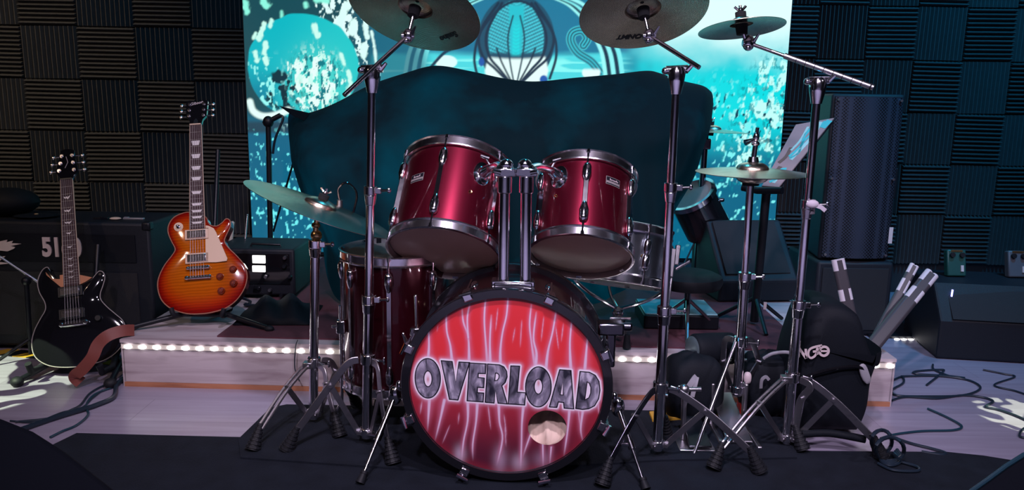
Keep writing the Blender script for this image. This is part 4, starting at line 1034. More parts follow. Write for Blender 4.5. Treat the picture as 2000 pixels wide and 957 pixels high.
# --- low stand at the left with the big tilted crash
t, base, top, Y_ = stand('cymbal_stand', 'leftmost chrome stand under the steeply tilted cymbal', (612, 822), (616, 470), 708, 806,
                         [(494, 878, 'double'), (664, 852, 'flat'), (700, 795, 'flat')], [482], r_low=0.0145)
q = at(617, 440, Y=Y_)
build(MB().cyl(top, q, 0.0085, n=14).ball(at(618, 460, Y=Y_), 0.0185, (1, .8, 1)).ball(q, 0.012, (1.2, .9, .9)).cyl(q, at(621, 412, Y=Y_), 0.0075, n=12).tube([at(621, 424, Y=Y_), at(633, 424, Y=Y_ - 0.02)], [0.008, 0.006]), 'cymbal_tilter', BRASS, t)
cc = at(631, 388, Y=Y_); n_ = Vector((0.36, 0.075, 0.93)).normalized()
cymbal('ride_cymbal', 'large cymbal tilted steeply on the low left stand', cc, n_, 0.238, sleeve=False, drop=0.05)
# --- hi-hat
t, base, top, Y_ = stand('hi_hat_stand', 'chrome hi-hat stand with closed cymbals right of the snare', (1436, 832), (1466, 352), 668, 760,
                         [(1378, 808, 'flat'), (1516, 806, 'flat'), (1452, 800, 'flat')], [545], zc=0.001)
cc = at(1471, 316, Y=Y_)
build(MB().cyl(top - Vector((0, 0, 0.02)), at(1477, 258, Y=Y_), 0.0036, n=10), 'pull_rod', CHROME, t)
rb_, rt_ = at(1355, 888, Z=0.006), at(1437, 668, Y=Y_ - 0.03)
build(MB().cyl(rb_, rt_, 0.0058, n=10), 'leg_rod', CHROME, t)
build(MB().cyl(at(1466, 362, Y=Y_), at(1467, 338, Y=Y_), 0.026, n=24), 'seat_cup', RUBBER, t)
pf = at(1436, 858, Z=0.006)
build(MB().hexa([pf + Vector((-0.04, -0.05, 0.008)), pf + Vector((0.04, -0.05, 0.008)), pf + Vector((0.035, 0.20, 0.075)), pf + Vector((-0.035, 0.20, 0.075))], [pf + Vector((-0.04, -0.05, 0.016)), pf + Vector((0.04, -0.05, 0.016)), pf + Vector((0.035, 0.20, 0.083)), pf + Vector((-0.035, 0.20, 0.083))]), 'footboard', STEEL, t, bevel=0.002)
for s_ in (-1, 1):
    build(MB().box(pf + Vector((s_ * 0.055, 0.11, 0.075)), (0.012, 0.03, 0.15)).box(pf + Vector((s_ * 0.055, 0.02, 0.006)), (0.016, 0.20, 0.012)), 'pedal_frame', STEEL, t, bevel=0.004)
hT = cymbal('hi_hat_cymbal', 'upper hi-hat cymbal, bell up, on the hi-hat stand', cc + Vector((0, 0, 0.0)), (0.0, -0.01, 1), 0.176, 'hi-hat pair', sleeve=False, top=None, bell=0.050, drop=0.07)
hB = cymbal('hi_hat_cymbal', 'lower hi-hat cymbal, bell down, under the upper one', cc + Vector((0, 0, -0.070)), (0, -0.01, 1), 0.175, 'hi-hat pair', sleeve=False, top=None, bell=0.050, drop=0.07, cup_down=True)
cl = at(1475, 290, Y=Y_)
clt = thing('hi_hat_clutch', 'chrome clutch with wing screws on the hi-hat rod', 'clutch', cl)
build(MB().cyl(cc + Vector((0, 0, 0)), cl + Vector((0, 0, 0.01)), 0.008, n=14).cyl(cc, cc + Vector((0, 0, 0.016)), 0.018, 0.014, 18), 'clutch_body', CHROME, clt)
build(MB().ball(cl + Vector((0, 0, 0.035)), 0.010, (1, 1, 1.6)).ball(cl + Vector((0, 0, 0.015)), 0.011, (1.2, 1, .8)).tube([cl + Vector((0, 0, 0.03)), cl + Vector((-0.035, -0.005, 0.018))], [0.004, 0.010], 10).tube([cl + Vector((0, 0, 0.03)), cl + Vector((0.003, 0, 0.065))], [0.005, 0.006], 8), 'wing_screw', CHROME, clt)

# ================================================================== DRAPED KIT BEHIND
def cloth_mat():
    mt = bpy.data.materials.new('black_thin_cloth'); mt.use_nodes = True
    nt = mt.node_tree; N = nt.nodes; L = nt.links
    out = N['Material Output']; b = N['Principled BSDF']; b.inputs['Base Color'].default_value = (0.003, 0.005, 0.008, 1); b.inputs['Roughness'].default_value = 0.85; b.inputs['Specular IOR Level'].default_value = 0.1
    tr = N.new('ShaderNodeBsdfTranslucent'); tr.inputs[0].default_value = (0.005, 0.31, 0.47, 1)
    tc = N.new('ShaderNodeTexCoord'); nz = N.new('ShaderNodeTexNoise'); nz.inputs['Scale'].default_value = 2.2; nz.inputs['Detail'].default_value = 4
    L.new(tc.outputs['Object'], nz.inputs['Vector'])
    mr = N.new('ShaderNodeMapRange'); mr.inputs['From Min'].default_value = 0.46; mr.inputs['From Max'].default_value = 0.72; mr.inputs['To Min'].default_value = 0.10; mr.inputs['To Max'].default_value = 0.62  # noise patches of translucency stand in for backlight and shade of the kit
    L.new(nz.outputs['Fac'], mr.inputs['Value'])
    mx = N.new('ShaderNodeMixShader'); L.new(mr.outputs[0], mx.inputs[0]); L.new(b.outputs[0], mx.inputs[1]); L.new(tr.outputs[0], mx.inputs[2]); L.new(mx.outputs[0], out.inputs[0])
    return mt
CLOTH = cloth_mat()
ridge = [(568, 218), (600, 220), (655, 200), (720, 166), (790, 142), (850, 127), (915, 137), (985, 152), (1045, 158), (1120, 151), (1200, 144), (1262, 137), (1290, 142), (1330, 156), (1372, 166), (1388, 176)]
rp = curve2(ridge, 6)
dr = thing('dust_cover', 'thin black cloth draped over a drum kit in front of the screen', 'cloth cover', at(980, 600, Y=3.4))
NR = len(rp); NT = 34
hemL, hemR = at(656, 640, Y=3.22).x, at(1302, 540, Y=3.22).x
vs_, ridge_w = [], []
for i, (x_, y_) in enumerate(rp):
    u = i / (NR - 1); top_ = at(x_, y_, Y=3.62)
    xh = hemL + (hemR - hemL) * u
    zt = top_.z
    hem_z = 0.20 + 0.24 * max(0, (u - 0.72) / 0.28) ** 1.3
    for j in range(NT):
        v = j / (NT - 1)                                    # 0 back hem .. 1 front hem
        if v < 0.3:
            k = 1 - v / 0.3; y = 3.62 + 0.10 * k; z = zt - 0.10 * k ** 1.5; x = top_.x
        else:
            k = (v - 0.3) / 0.7; y = 3.62 - 0.36 * min(1, k / 0.35) ** 0.75 - 0.05 * k
            z = zt - (zt - hem_z) * (k ** 1.25); x = top_.x + (xh - top_.x) * k
            amp = 0.040 * k ** 1.1
            y += amp * (math.sin(x * 21 + 1.3 * math.sin(x * 5)) + 0.5 * math.sin(x * 47 + z * 3)) + 0.02 * math.sin(x * 8 + z * 6) * k
            x += 0.012 * k * math.sin(z * 17 + u * 20)
        eg = max(0.0, 1 - u / 0.07) + max(0.0, 1 - (1 - u) / 0.07); dy_ = 0.28 * eg ** 1.6; x *= (y + dy_) / y; y += dy_
        vs_.append((x, y, z))
fs_ = [(i * NT + j, i * NT + j + 1, (i + 1) * NT + j + 1, (i + 1) * NT + j) for i in range(NR - 1) for j in range(NT - 1)]
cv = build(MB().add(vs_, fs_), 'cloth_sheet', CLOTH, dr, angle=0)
for f in cv.data.polygons: f.use_smooth = True
ss = cv.modifiers.new('sub', 'SUBSURF'); ss.levels = 1; ss.render_levels = 1
# folded corner at the left
fl = [at(545, 207, Y=3.58), at(606, 221, Y=3.55), at(594, 236, Y=3.50), at(572, 226, Y=3.53)]
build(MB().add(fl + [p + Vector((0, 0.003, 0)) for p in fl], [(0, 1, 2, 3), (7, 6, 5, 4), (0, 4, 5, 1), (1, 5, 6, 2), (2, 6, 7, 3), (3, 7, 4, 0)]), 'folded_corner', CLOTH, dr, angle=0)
# what shows of the covered kit on its right side
kt = thing('covered_cymbal_stand', 'dark cymbal stand sticking out right of the black cloth', 'stand', at(1380, 570, Y=3.75))
KY = 3.75; kx = at(1378, 260, Y=KY)
build(MB().cyl(Vector((kx.x - 0.004, KY, 0.20)), Vector((kx.x, KY, kx.z + 0.02)), 0.015), 'pole', DARKSTEEL, kt)
build(MB().box((kx.x, KY, kx.z - 0.05), (0.05, 0.04, 0.05)).cyl((kx.x - 0.03, KY - 0.01, 0.52), (kx.x + 0.09, KY - 0.03, 0.525), 0.012).cyl((kx.x - 0.03, KY - 0.01, 0.60), (kx.x + 0.10, KY - 0.03, 0.615), 0.010), 'clamp', DARKSTEEL, kt, bevel=0.006)
for ax_, ay_ in ((0.03, -0.10), (-0.12, -0.05), (0.0, 0.14)):
    build(MB().bar((kx.x, KY, 0.46), (kx.x + ax_, KY + ay_, 0.195), 0.016, 0.006, (1, 0, 0)), 'leg', DARKSTEEL, kt)
cymbal('crash_cymbal', 'cymbal half hidden behind the right edge of the black cloth', at(1388, 243, Y=3.75), (0.02, 0.02, 1), 0.178, sleeve=True)
kb = thing('covered_tom', 'dark drum with pale edge showing below the right side of the cloth', 'drum', at(1382, 446, Y=3.78))
Mk = frame(at(1382, 446, Y=3.78), (-0.5, -0.3, 0.8), (1, 0, 0))
build(MB().lathe([(0.10, 0), (0.11, 0.0), (0.11, 0.20), (0.10, 0.20)], 40, Mk, closed=True), 'shell', BLACKGLOSS, kb)
build(MB().lathe([(0.105, 0.19), (0.122, 0.19), (0.122, 0.215), (0.105, 0.215)], 40, Mk, closed=True), 'hoop', CHROME, kb)
build(MB().lathe([(0, 0.205), (0.108, 0.205), (0.108, 0.200), (0, 0.200)], 40, Mk), 'batter_head', HEADWHITE, kb)
# ================================================================== GUITARS
def two_point(pa, Ya, pb, length):
    """point B seen at pb, behind A, at the given distance from A"""
    A = at(*pa, Y=Ya); lo, hi = Ya, Ya + length
    for _ in range(50):
        mid = (lo + hi) / 2
        if (at(*pb, Y=mid) - A).length < length: lo = mid
        else: hi = mid
    return A, at(*pb, Y=lo)
def guitar_frame(A, B, yaw=0.0):
    y = (B - A).normalized(); z = Vector((-A.x * 0.10 + yaw, -1, 0)); z = (z - y * z.dot(y)).normalized(); x = y.cross(z)
    M = Matrix((x, y, z)).transposed().to_4x4(); M.translation = A
    return M
def body_mesh(outline, thick, rings, cols, top_h):
    """slab with a carved (arched) top; rings are inset fractions with a height and colour each"""
    n = len(outline); cx = sum(p[0] for p in outline) / n; cy = sum(p[1] for p in outline) / n
    vs, cl, fs = [], [], []
    back = [(0.0, -thick), (0.03, -thick - 0.003), (1.0, -thick - 0.003)]
    rows = [(1.0, -thick - 0.002, cols[0]), (1.0, -0.002, cols[0])] + [(1 - f, h, c) for f, h, c in zip(rings, top_h, cols)]
    for s_, h, c in rows:
        for p in outline: vs.append((cx + (p[0] - cx) * s_, cy + (p[1] - cy) * s_, h)); cl.append(c)
    for i in range(len(rows) - 1):
        for k in range(n): fs.append((i * n + k, i * n + (k + 1) % n, (i + 1) * n + (k + 1) % n, (i + 1) * n + k))
    fs.append(tuple(reversed(range(n)))); fs.append(tuple((len(rows) - 1) * n + k for k in range(n)))
    return vs, fs, cl
def colour_body(b, name, cl, material, parent):
    o = build(b, name, material, parent, world=False, angle=35)
    ca = o.data.color_attributes.new('Col', 'FLOAT_COLOR', 'POINT')
    ca.data.foreach_set('color', np.array([(*c, 1) for c in cl], np.float32).ravel())
    return o
def fretboard(t, y0, y1, w0, w1, z, nfret, scale_top, inlay, binding):
    """y0 body end, y1 nut"""
    build(MB().hexa([(-w0 / 2, y0, z - 0.007), (w0 / 2, y0, z - 0.007), (w1 / 2, y1, z - 0.007), (-w1 / 2, y1, z - 0.007)], [(-w0 / 2, y0, z), (w0 / 2, y0, z), (w1 / 2, y1, z), (-w1 / 2, y1, z)]), 'fretboard', ROSEWOOD, t, world=False, angle=0)
    L_ = scale_top; ys = [y1 - (L_ - L_ / 2 ** (k / 12)) for k in range(nfret + 1)]
    b = MB()
    for y in ys[1:]:
        if y < y0 + 0.004: break
        wd = w1 + (w0 - w1) * (y1 - y) / (y1 - y0); b.box((0, y, z + 0.0004), (wd - 0.003, 0.0011, 0.0010))
    build(b, 'frets', STRINGM, t, world=False, kind='stuff', angle=0)
    for s_ in (-1, 1):
        build(MB().tube([(s_ * w0 / 2, y0, z - 0.003), (s_ * w1 / 2, y1, z - 0.003)], 0.0022, 6), 'neck_binding', binding, t, world=False)
    for k in (3, 5, 7, 9, 12, 15, 17, 19, 21):
        if k >= len(ys) or ys[k] < y0 + 0.006: break
        yc = (ys[k] + ys[k - 1]) / 2; h = (ys[k - 1] - ys[k]); wd = w1 + (w0 - w1) * (y1 - yc) / (y1 - y0)
        build(inlay(yc, h, wd, k, z), 'inlay', IVORY, t, world=False, angle=0)
    return ys
def strings(t, y0, y1, x0, x1, z0, z1):
    b = MB()
    for i in range(6):
        u = (i / 5 - 0.5); b.tube([(u * x0, y0, z0), (u * x1, y1, z1)], 0.0006 if i < 3 else 0.0004, 5, caps=False)
    build(b, 'strings', STRINGM, t, world=False, kind='stuff')
def humbucker(t, yc, z, frame_m, cover_m, w=0.070, cx=0.0):
    f = build(MB().box((cx, yc, z + 0.003), (w + 0.018, 0.040, 0.010)), 'pickup_ring', frame_m, t, world=False, bevel=0.002)
    build(MB().box((cx, yc, z + 0.009), (w, 0.029, 0.010)), 'pickup_cover', cover_m, f, world=False, bevel=0.002)
    b = MB()
    for i in range(6): b.cyl((cx - 0.025 + i * 0.010, yc + 0.006, z + 0.013), (cx - 0.025 + i * 0.010, yc + 0.006, z + 0.0155), 0.0026, n=8)
    build(b, 'pole_pieces', CHROME, f, world=False, kind='stuff')
def tuner(t, x, y, z, side):
    p = build(MB().cyl((x, y, z), (x, y, z + 0.008), 0.0045, n=12).cyl((x, y, z), (x, y, z + 0.002), 0.007, n=12), 'tuner_post', CHROME, t, world=False)
    build(MB().cyl((x + side * 0.010, y, z - 0.008), (x + side * 0.028, y, z - 0.008), 0.003, n=8).ball((x + side * 0.034, y, z - 0.008), 0.0085, (1.0, 0.95, 0.45)), 'tuner_key', NICKEL, p, world=False)

# ---- sunburst single-cut
A, B = two_point((391, 613), 2.93, (384, 192), 0.88)
gM = guitar_frame(A, B)
g1 = thing('electric_guitar', 'glossy cherry sunburst electric guitar on the platform', 'guitar', M=gM)
raw = [(440, 855), (520, 850), (610, 828), (690, 775), (750, 690), (772, 600), (752, 515), (700, 440), (640, 372), (612, 318), (632, 262), (658, 205), (655, 160), (628, 145), (600, 172), (560, 195), (520, 190), (495, 165), (478, 120), (430, 98), (360, 72), (300, 78), (240, 106), (204, 160), (200, 220), (225, 290), (250, 350), (228, 395), (170, 470), (128, 560), (122, 640), (150, 730), (220, 800), (330, 845)]
gx_ = lambda zx: (zx - 424) * 0.000512
gy_ = lambda zy: (855 - zy) * 0.000516
out = [(p.x, p.y) for p in catmull([(gx_(a), gy_(b), 0) for a, b in raw], 5, True)]
c_red, c_rd2, c_or, c_am, c_ye = srgb(120, 8, 6), srgb(146, 22, 8), srgb(176, 52, 8), srgb(184, 82, 10), srgb(188, 94, 14)
vs_, fs_, cl_ = body_mesh(out, 0.045, [0.0, 0.02, 0.07, 0.16, 0.30, 0.50, 0.75, 0.95], [c_red, c_red, c_red, c_rd2, c_or, c_am, c_ye, c_ye, c_ye, c_ye][:8], [0.0, 0.0015, 0.003, 0.006, 0.0095, 0.012, 0.0135, 0.014])
cl_ = [c_red] * (2 * len(out)) + [c for c in (c_red, c_red, c_rd2, c_or, c_am, c_ye, c_ye, c_ye) for _ in out]
body = colour_body(MB().add(vs_, fs_), 'body', cl_, vcol_mat('cherry_burst', 0.10, coat=1.0, wave=True), g1)
bz = 0.0125
build(MB().tube([(p[0], p[1], 0.0008) for p in out], 0.0022, 6, closed=True), 'body_binding', mat('aged_binding', srgb(150, 92, 70), .4), g1, world=False)
NUT = 0.759; HK = 0.735
def lp_inlay(yc, h, wd, k, z):
    a = wd * 0.36; b = wd * 0.27; q = h * 0.32
    return MB().poly([(-b, yc - q), (b, yc - q), (a, yc + q), (-a, yc + q)], z + 0.0002, z + 0.0008)
nb = gy_(215); fz = bz + 0.010
build(MB().box((0, (nb + NUT) / 2 + 0.005, fz - 0.018), (0.044, NUT - nb - 0.01, 0.020)), 'neck', mat('mahogany_neck', srgb(96, 30, 20), 0.3, coat=.6), g1, world=False, bevel=0.008)
fretboard(g1, nb, NUT, 0.056, 0.043, fz, 22, 0.584, lp_inlay, CREAM)
# headstock, open-book top
hs = [(-0.021, NUT), (-0.026, NUT + 0.035), (-0.040, NUT + 0.06), (-0.043, NUT + 0.155), (-0.030, NUT + 0.163), (-0.016, NUT + 0.158), (0, NUT + 0.148), (0.016, NUT + 0.158), (0.030, NUT + 0.163), (0.043, NUT + 0.155), (0.040, NUT + 0.06), (0.026, NUT + 0.035), (0.021, NUT)]
hs = [(a, NUT + (b - NUT) * HK) for a, b in hs]
Mh = Matrix.Translation((0, NUT, fz)) @ Matrix.Rotation(math.radians(-12), 4, 'X') @ Matrix.Translation((0, -NUT, -fz))
hd = build(MB().poly(hs, fz - 0.018, fz - 0.004, Mh), 'headstock', BLACKGLOSS, g1, world=False, bevel=0.0012, angle=30)
build(MB().box((0, NUT, fz + 0.001), (0.043, 0.005, 0.006)), 'nut', CREAM, g1, world=False)
build(MB().poly([(-0.009, NUT + 0.005), (0.009, NUT + 0.005), (0.007, NUT + 0.022), (0, NUT + 0.030), (-0.007, NUT + 0.022)], fz - 0.004, fz - 0.0025, Mh), 'truss_rod_cover', BLACK, hd, world=False, label='small black bell-shaped cover')
build(text_mb('Gibson', 0.018, 0.0004, Mh @ Matrix.Translation((-0.002, NUT + 0.104, fz - 0.0035)) @ Matrix.Rotation(0.2, 4, 'Z'), bold=0.0003, shear=0.3), 'headstock_lettering', WHITEPRINT, hd, world=False, angle=0)
for s_ in (-1, 1):
    for k in range(3):
        p = Mh @ Vector((s_ * 0.028, NUT + 0.045 + k * 0.027, fz - 0.004)); tuner(g1, p.x, p.y, p.z, s_)
ring = CREAM
humbucker(g1, gy_(257), bz, ring, CHROME, cx=gx_(418)); humbucker(g1, gy_(440), bz, ring, CHROME, cx=gx_(418))
br = build(MB().box((gx_(428), gy_(515), bz + 0.012), (0.086, 0.013, 0.012)).cyl((gx_(428) - 0.038, gy_(515), bz), (gx_(428) - 0.038, gy_(515), bz + 0.019), 0.006).cyl((gx_(428) + 0.038, gy_(515), bz), (gx_(428) + 0.038, gy_(515), bz + 0.019), 0.006), 'bridge', CHROME, g1, world=False, bevel=0.003)
build(MB().box((gx_(428), gy_(588), bz + 0.012), (0.090, 0.014, 0.013)).cyl((gx_(428) - 0.042, gy_(588), bz), (gx_(428) - 0.042, gy_(588), bz + 0.020), 0.008).cyl((gx_(428) + 0.042, gy_(588), bz), (gx_(428) + 0.042, gy_(588), bz + 0.020), 0.008), 'tailpiece', CHROME, g1, world=False, bevel=0.004)
strings(g1, gy_(588), NUT, 0.050, 0.036, bz + 0.020, fz + 0.0035)
build(MB().poly([(gx_(a), gy_(b)) for a, b in [(487, 195), (510, 200), (545, 222), (562, 255), (640, 462), (634, 480), (560, 484), (482, 478), (483, 300), (505, 298), (505, 215), (487, 215)]], bz + 0.005, bz + 0.008), 'pickguard', CREAM, g1, world=False, angle=0)
KNOB = mat('amber_knob', srgb(120, 36, 14), 0.25, coat=.5)
for a, b in ((676, 545), (579, 592), (676, 650), (586, 700)):
    kn = build(MB().lathe([(0.0145, 0), (0.0135, 0.008), (0.0105, 0.010), (0.009, 0.016), (0, 0.0165)], 20, Matrix.Translation((gx_(a), gy_(b), bz - 0.003))), 'control_knob', KNOB, g1, world=False)
    build(MB().lathe([(0.0055, 0.0166), (0.0065, 0.0175), (0.0075, 0.0166)], 16, Matrix.Translation((gx_(a), gy_(b), bz - 0.003))), 'knob_ring', mat('dark_amber', srgb(84, 22, 10), .3), kn, world=False)
sw = build(MB().lathe([(0.006, 0.0), (0.0175, 0.0), (0.0175, 0.002), (0.006, 0.002)], 28, Matrix.Translation((gx_(281), gy_(185), bz - 0.004)), closed=True), 'switch_washer', CREAM, g1, world=False, label='round cream washer of the pickup switch')
build(MB().lathe([(0.007, 0), (0.007, 0.006), (0.003, 0.007), (0.004, 0.02), (0, 0.022)], 14, Matrix.Translation((gx_(281), gy_(185), bz - 0.003))), 'switch_tip', DARKSTEEL, sw, world=False)
# its stand
gs = thing('guitar_stand', 'low black folding stand under the sunburst guitar', 'guitar stand', (A.x, A.y, PH))
build(MB().tube(catmull([A + Vector((-0.10, -0.022, 0.028)), A + Vector((-0.09, -0.02, 0.0)), A + Vector((-0.07, 0.04, -0.014)), A + Vector((0.07, 0.04, -0.014)), A + Vector((0.09, -0.02, 0.0)), A + Vector((0.10, -0.022, 0.028))], 6), 0.009, 10), 'cradle', RUBBER, gs)
build(MB().tube([A + Vector((0, 0.07, -0.01)), A + Vector((0.0, 0.19, 0.30)), A + Vector((-0.02, 0.32, 0.60))], 0.009, 10), 'upright', BLACK, gs)
for dx, dy in ((-0.25, -0.05), (0.27, -0.03), (0.02, 0.24)):
    e = Vector((A.x + dx, A.y + dy, PH + 0.014))
    lg = build(MB().tube([A + Vector((0, 0.07, 0.0)), A + Vector((dx * 0.4, 0.07 + (dy - 0.07) * 0.4, -0.015)), e], 0.010, 10), 'leg', BLACK, gs)
    build(MB().ball(e, 0.0135, (1.4, 1, 0.95)), 'rubber_foot', RUBBER, lg)

# ---- black double-cut
A, B = two_point((152, 716), 2.86, (130, 292), 0.86)
gM = guitar_frame(A, B, 0.05)
g2 = thing('electric_guitar', 'glossy black double cutaway electric guitar standing on the floor', 'guitar', M=gM)
kx_ = lambda zx: (zx - 428) * 0.000548
ky_ = lambda zy: (782 - zy) * 0.000552
raw = [(448, 782), (560, 772), (650, 740), (720, 675), (752, 590), (735, 510), (690, 455), (640, 400), (602, 345), (598, 300), (618, 245), (634, 190), (625, 150), (600, 138), (578, 158), (545, 190), (500, 212), (470, 222), (430, 226), (385, 222), (350, 205), (315, 165), (285, 110), (268, 70), (240, 78), (215, 115), (198, 170), (208, 240), (238, 310), (240, 365), (205, 425), (165, 500), (145, 580), (155, 660), (195, 715), (260, 755), (350, 776)]
out = [(p.x, p.y) for p in catmull([(kx_(a), ky_(b), 0) for a, b in raw], 5, True)]
vs_, fs_, cl_ = body_mesh(out, 0.040, [0.0, 0.03, 0.10, 0.22, 0.40, 0.62, 0.9], [(0, 0, 0)] * 7, [0.0, 0.002, 0.0045, 0.008, 0.011, 0.013, 0.014])
build(MB().add(vs_, fs_), 'body', BLACKGLOSS, g2, world=False, angle=35)
build(MB().tube([(p[0], p[1], 0.0008) for p in out], 0.0018, 6, closed=True), 'body_binding', mat('grey_binding', srgb(150, 140, 140), .4), g2, world=False)
bz = 0.0125; NUT = 0.732; nb = ky_(222); fz = bz + 0.009
TAN = mat('tan_wood', srgb(176, 112, 78), 0.4, noise=.15, nscale=20)
build(MB().poly([(kx_(a), ky_(b)) for a, b in [(262, 108), (300, 160), (352, 168), (352, 140), (462, 140), (470, 150), (560, 182), (520, 205), (465, 228), (358, 228), (312, 178), (268, 130)]], bz - 0.006, bz + 0.0035), 'carved_horn_edge', TAN, g2, world=False, angle=0)
build(MB().box((0, (nb + NUT) / 2, fz - 0.018), (0.042, NUT - nb, 0.020)), 'neck', TAN, g2, world=False, bevel=0.008)
def bird_inlay(yc, h, wd, k, z):
    s_ = wd * 0.30 if k < 8 else wd * 0.20
    q = min(h * 0.30, s_ * 0.9)
    return MB().poly([(-s_, yc + q * .5), (-s_ * .3, yc + q * .2), (-s_ * .1, yc + q * .6), (s_ * .15, yc + q * .1), (s_, yc + q), (s_ * .5, yc - q * .2), (s_ * .2, yc - q), (-s_ * .1, yc - q * .3), (-s_ * .6, yc - q * .5)], z + 0.0002, z + 0.0008)
fretboard(g2, nb, NUT, 0.056, 0.042, fz, 24, 0.564, bird_inlay, CREAM)
hs = [(-0.021, NUT), (-0.024, NUT + 0.012), (-0.040, NUT + 0.034), (-0.038, NUT + 0.05), (-0.030, NUT + 0.09), (-0.024, NUT + 0.128), (-0.010, NUT + 0.135), (0.012, NUT + 0.134), (0.026, NUT + 0.128), (0.030, NUT + 0.09), (0.040, NUT + 0.05), (0.042, NUT + 0.034), (0.026, NUT + 0.012), (0.021, NUT)]
Mh = Matrix.Translation((0, NUT, fz)) @ Matrix.Rotation(math.radians(-10), 4, 'X') @ Matrix.Translation((0, -NUT, -fz))
hd = build(MB().poly(hs, fz - 0.017, fz - 0.004, Mh), 'headstock', BLACKGLOSS, g2, world=False, bevel=0.0012, angle=30)
build(MB().box((0, NUT, fz + 0.001), (0.042, 0.005, 0.006)), 'nut', BLACK, g2, world=False)
build(MB().tube([Mh @ Vector((-0.006, NUT + 0.05, fz - 0.0035)), Mh @ Vector((0.004, NUT + 0.075, fz - 0.0035)), Mh @ Vector((-0.003, NUT + 0.10, fz - 0.0035))], 0.0012, 6), 'headstock_signature', WHITEPRINT, hd, world=False)
for s_ in (-1, 1):
    for k in range(3):
        p = Mh @ Vector((s_ * (0.027 - 0.004 * k), NUT + 0.040 + k * 0.032, fz - 0.004)); tuner(g2, p.x, p.y, p.z, s_)
humbucker(g2, ky_(262), bz, BLACK, DARKSTEEL, cx=kx_(415)); humbucker(g2, ky_(418), bz, BLACK, DARKSTEEL, cx=kx_(415))
build(MB().box((kx_(430), ky_(490), bz + 0.011), (0.096, 0.020, 0.014)).cyl((kx_(430) - 0.042, ky_(490), bz), (kx_(430) - 0.042, ky_(490), bz + 0.02), 0.009).cyl((kx_(430) + 0.042, ky_(490), bz), (kx_(430) + 0.042, ky_(490), bz + 0.02), 0.009), 'bridge', CHROME, g2, world=False, bevel=0.004)
strings(g2, ky_(490), NUT, 0.050, 0.034, bz + 0.018, fz + 0.0035)
build(MB().lathe([(0.013, 0), (0.012, 0.012), (0.010, 0.015), (0, 0.015)], 20, Matrix.Translation((kx_(586), ky_(472), bz - 0.002))), 'control_knob', BLACK, g2, world=False)
build(MB().cyl((kx_(610), ky_(165), 0.003), (kx_(610), ky_(165), 0.014), 0.005), 'strap_button', CHROME, g2, world=False)
# stand with padded feet
gs = thing('guitar_stand', 'black padded floor stand holding the black guitar', 'guitar stand', (A.x, A.y, 0))
for s_ in (-1, 1):
    k_ = A + Vector((s_ * 0.13, -0.02, 0.0))
    ar = build(MB().tube([k_ + Vector((-s_ * 0.02, 0.12, 0.05)), k_ + Vector((0, 0.02, 0.0)), k_ + Vector((0, -0.055, 0.005)), k_ + Vector((0.0, -0.07, 0.04))], 0.012, 10), 'cradle_arm', RUBBER, gs)
    f_ = Vector((A.x + s_ * 0.17, A.y - 0.10, 0.019))
    lg = build(MB().tube([A + Vector((0, 0.135, 0.16)), k_ + Vector((0, 0.08, -0.005)), f_], 0.011, 10), 'leg', BLACK, gs)
    build(MB().ball(f_, 0.019, (1.2, 1.2, 1.0)), 'rubber_foot', RUBBER, lg)
build(MB().tube([A + Vector((0, 0.135, 0.16)), A + Vector((-0.02, 0.25, 0.42))], 0.010, 10), 'upright', BLACK, gs)
lg = build(MB().tube([A + Vector((0, 0.135, 0.16)), Vector((A.x, A.y + 0.26, 0.02))], 0.010, 10), 'leg', BLACK, gs)
# leather strap hanging over its lower corner
STRAP = mat('brown_leather', srgb(122, 62, 54), 0.5, noise=.15, nscale=25)
sp_ = catmull([at(262, 645, Y=2.83), at(240, 646, Y=2.80), at(212, 655, Y=2.77), at(192, 672, Y=2.755), at(180, 698, Y=2.74), at(160, 722, Y=2.735), at(146, 735, Y=2.74), at(158, 747, Y=2.75)], 6)
tag(build(MB().ribbon(sp_, 0.042, 0.003, (0.45, -0.8, 0.35)), 'guitar_strap', STRAP, origin=sp_[-1], angle=30), 'brown leather strap hanging off the black guitar to the floor', 'strap')

# ================================================================== LEFT-HAND AMPLIFIERS
ax1 = at(291, 436, Y=3.17); ax0x = -2.35; az1 = ax1.z
amp = thing('guitar_amplifier', 'wide black combo amplifier lettered 5160 behind the black guitar', 'amplifier', (-1.9, 3.2, 0))
AW = (ax0x + ax1.x) / 2; AWD = ax1.x - ax0x; AY0, AY1 = 3.17, 3.48
build(MB().box((AW, (AY0 + AY1) / 2, az1 / 2 + 0.01), (AWD, AY1 - AY0, az1 - 0.02)), 'cabinet', TOLEX, amp, bevel=0.012)
zsplit = at(200, 522, Y=AY0).z
for z0, z1, nm, mm in ((zsplit + 0.022, az1 - 0.05, 'logo_panel', BLACK), (0.07, zsplit - 0.022, 'grille', GRILLCLOTH)):
    build(MB().box((AW - 0.01, AY0 - 0.002, (z0 + z1) / 2), (AWD - 0.10, 0.006, z1 - z0)), nm, mm, amp, angle=0)
lx = at(120, 485, Y=AY0 - 0.01)
build(text_mb('5160', 0.105, 0.006, Matrix.Translation((lx.x, AY0 - 0.008, lx.z)) @ Matrix.Rotation(PI / 2, 4, 'X'), bold=0.0042, sx=0.76), 'model_lettering', WHITEPRINT, amp, angle=0, label='pale raised numerals 5160')
ex = at(0, 480, Y=AY0 - 0.008)
wing = [(-0.16, -0.02), (-0.06, -0.012), (0.03, -0.022), (0.058, -0.010), (0.062, -0.004), (0.045, 0.0), (0.088, 0.010), (0.05, 0.012), (0.056, 0.022), (0.03, 0.016), (0.034, 0.026), (0.0, 0.018), (-0.02, 0.030), (-0.05, 0.018), (-0.09, 0.034), (-0.13, 0.018)]
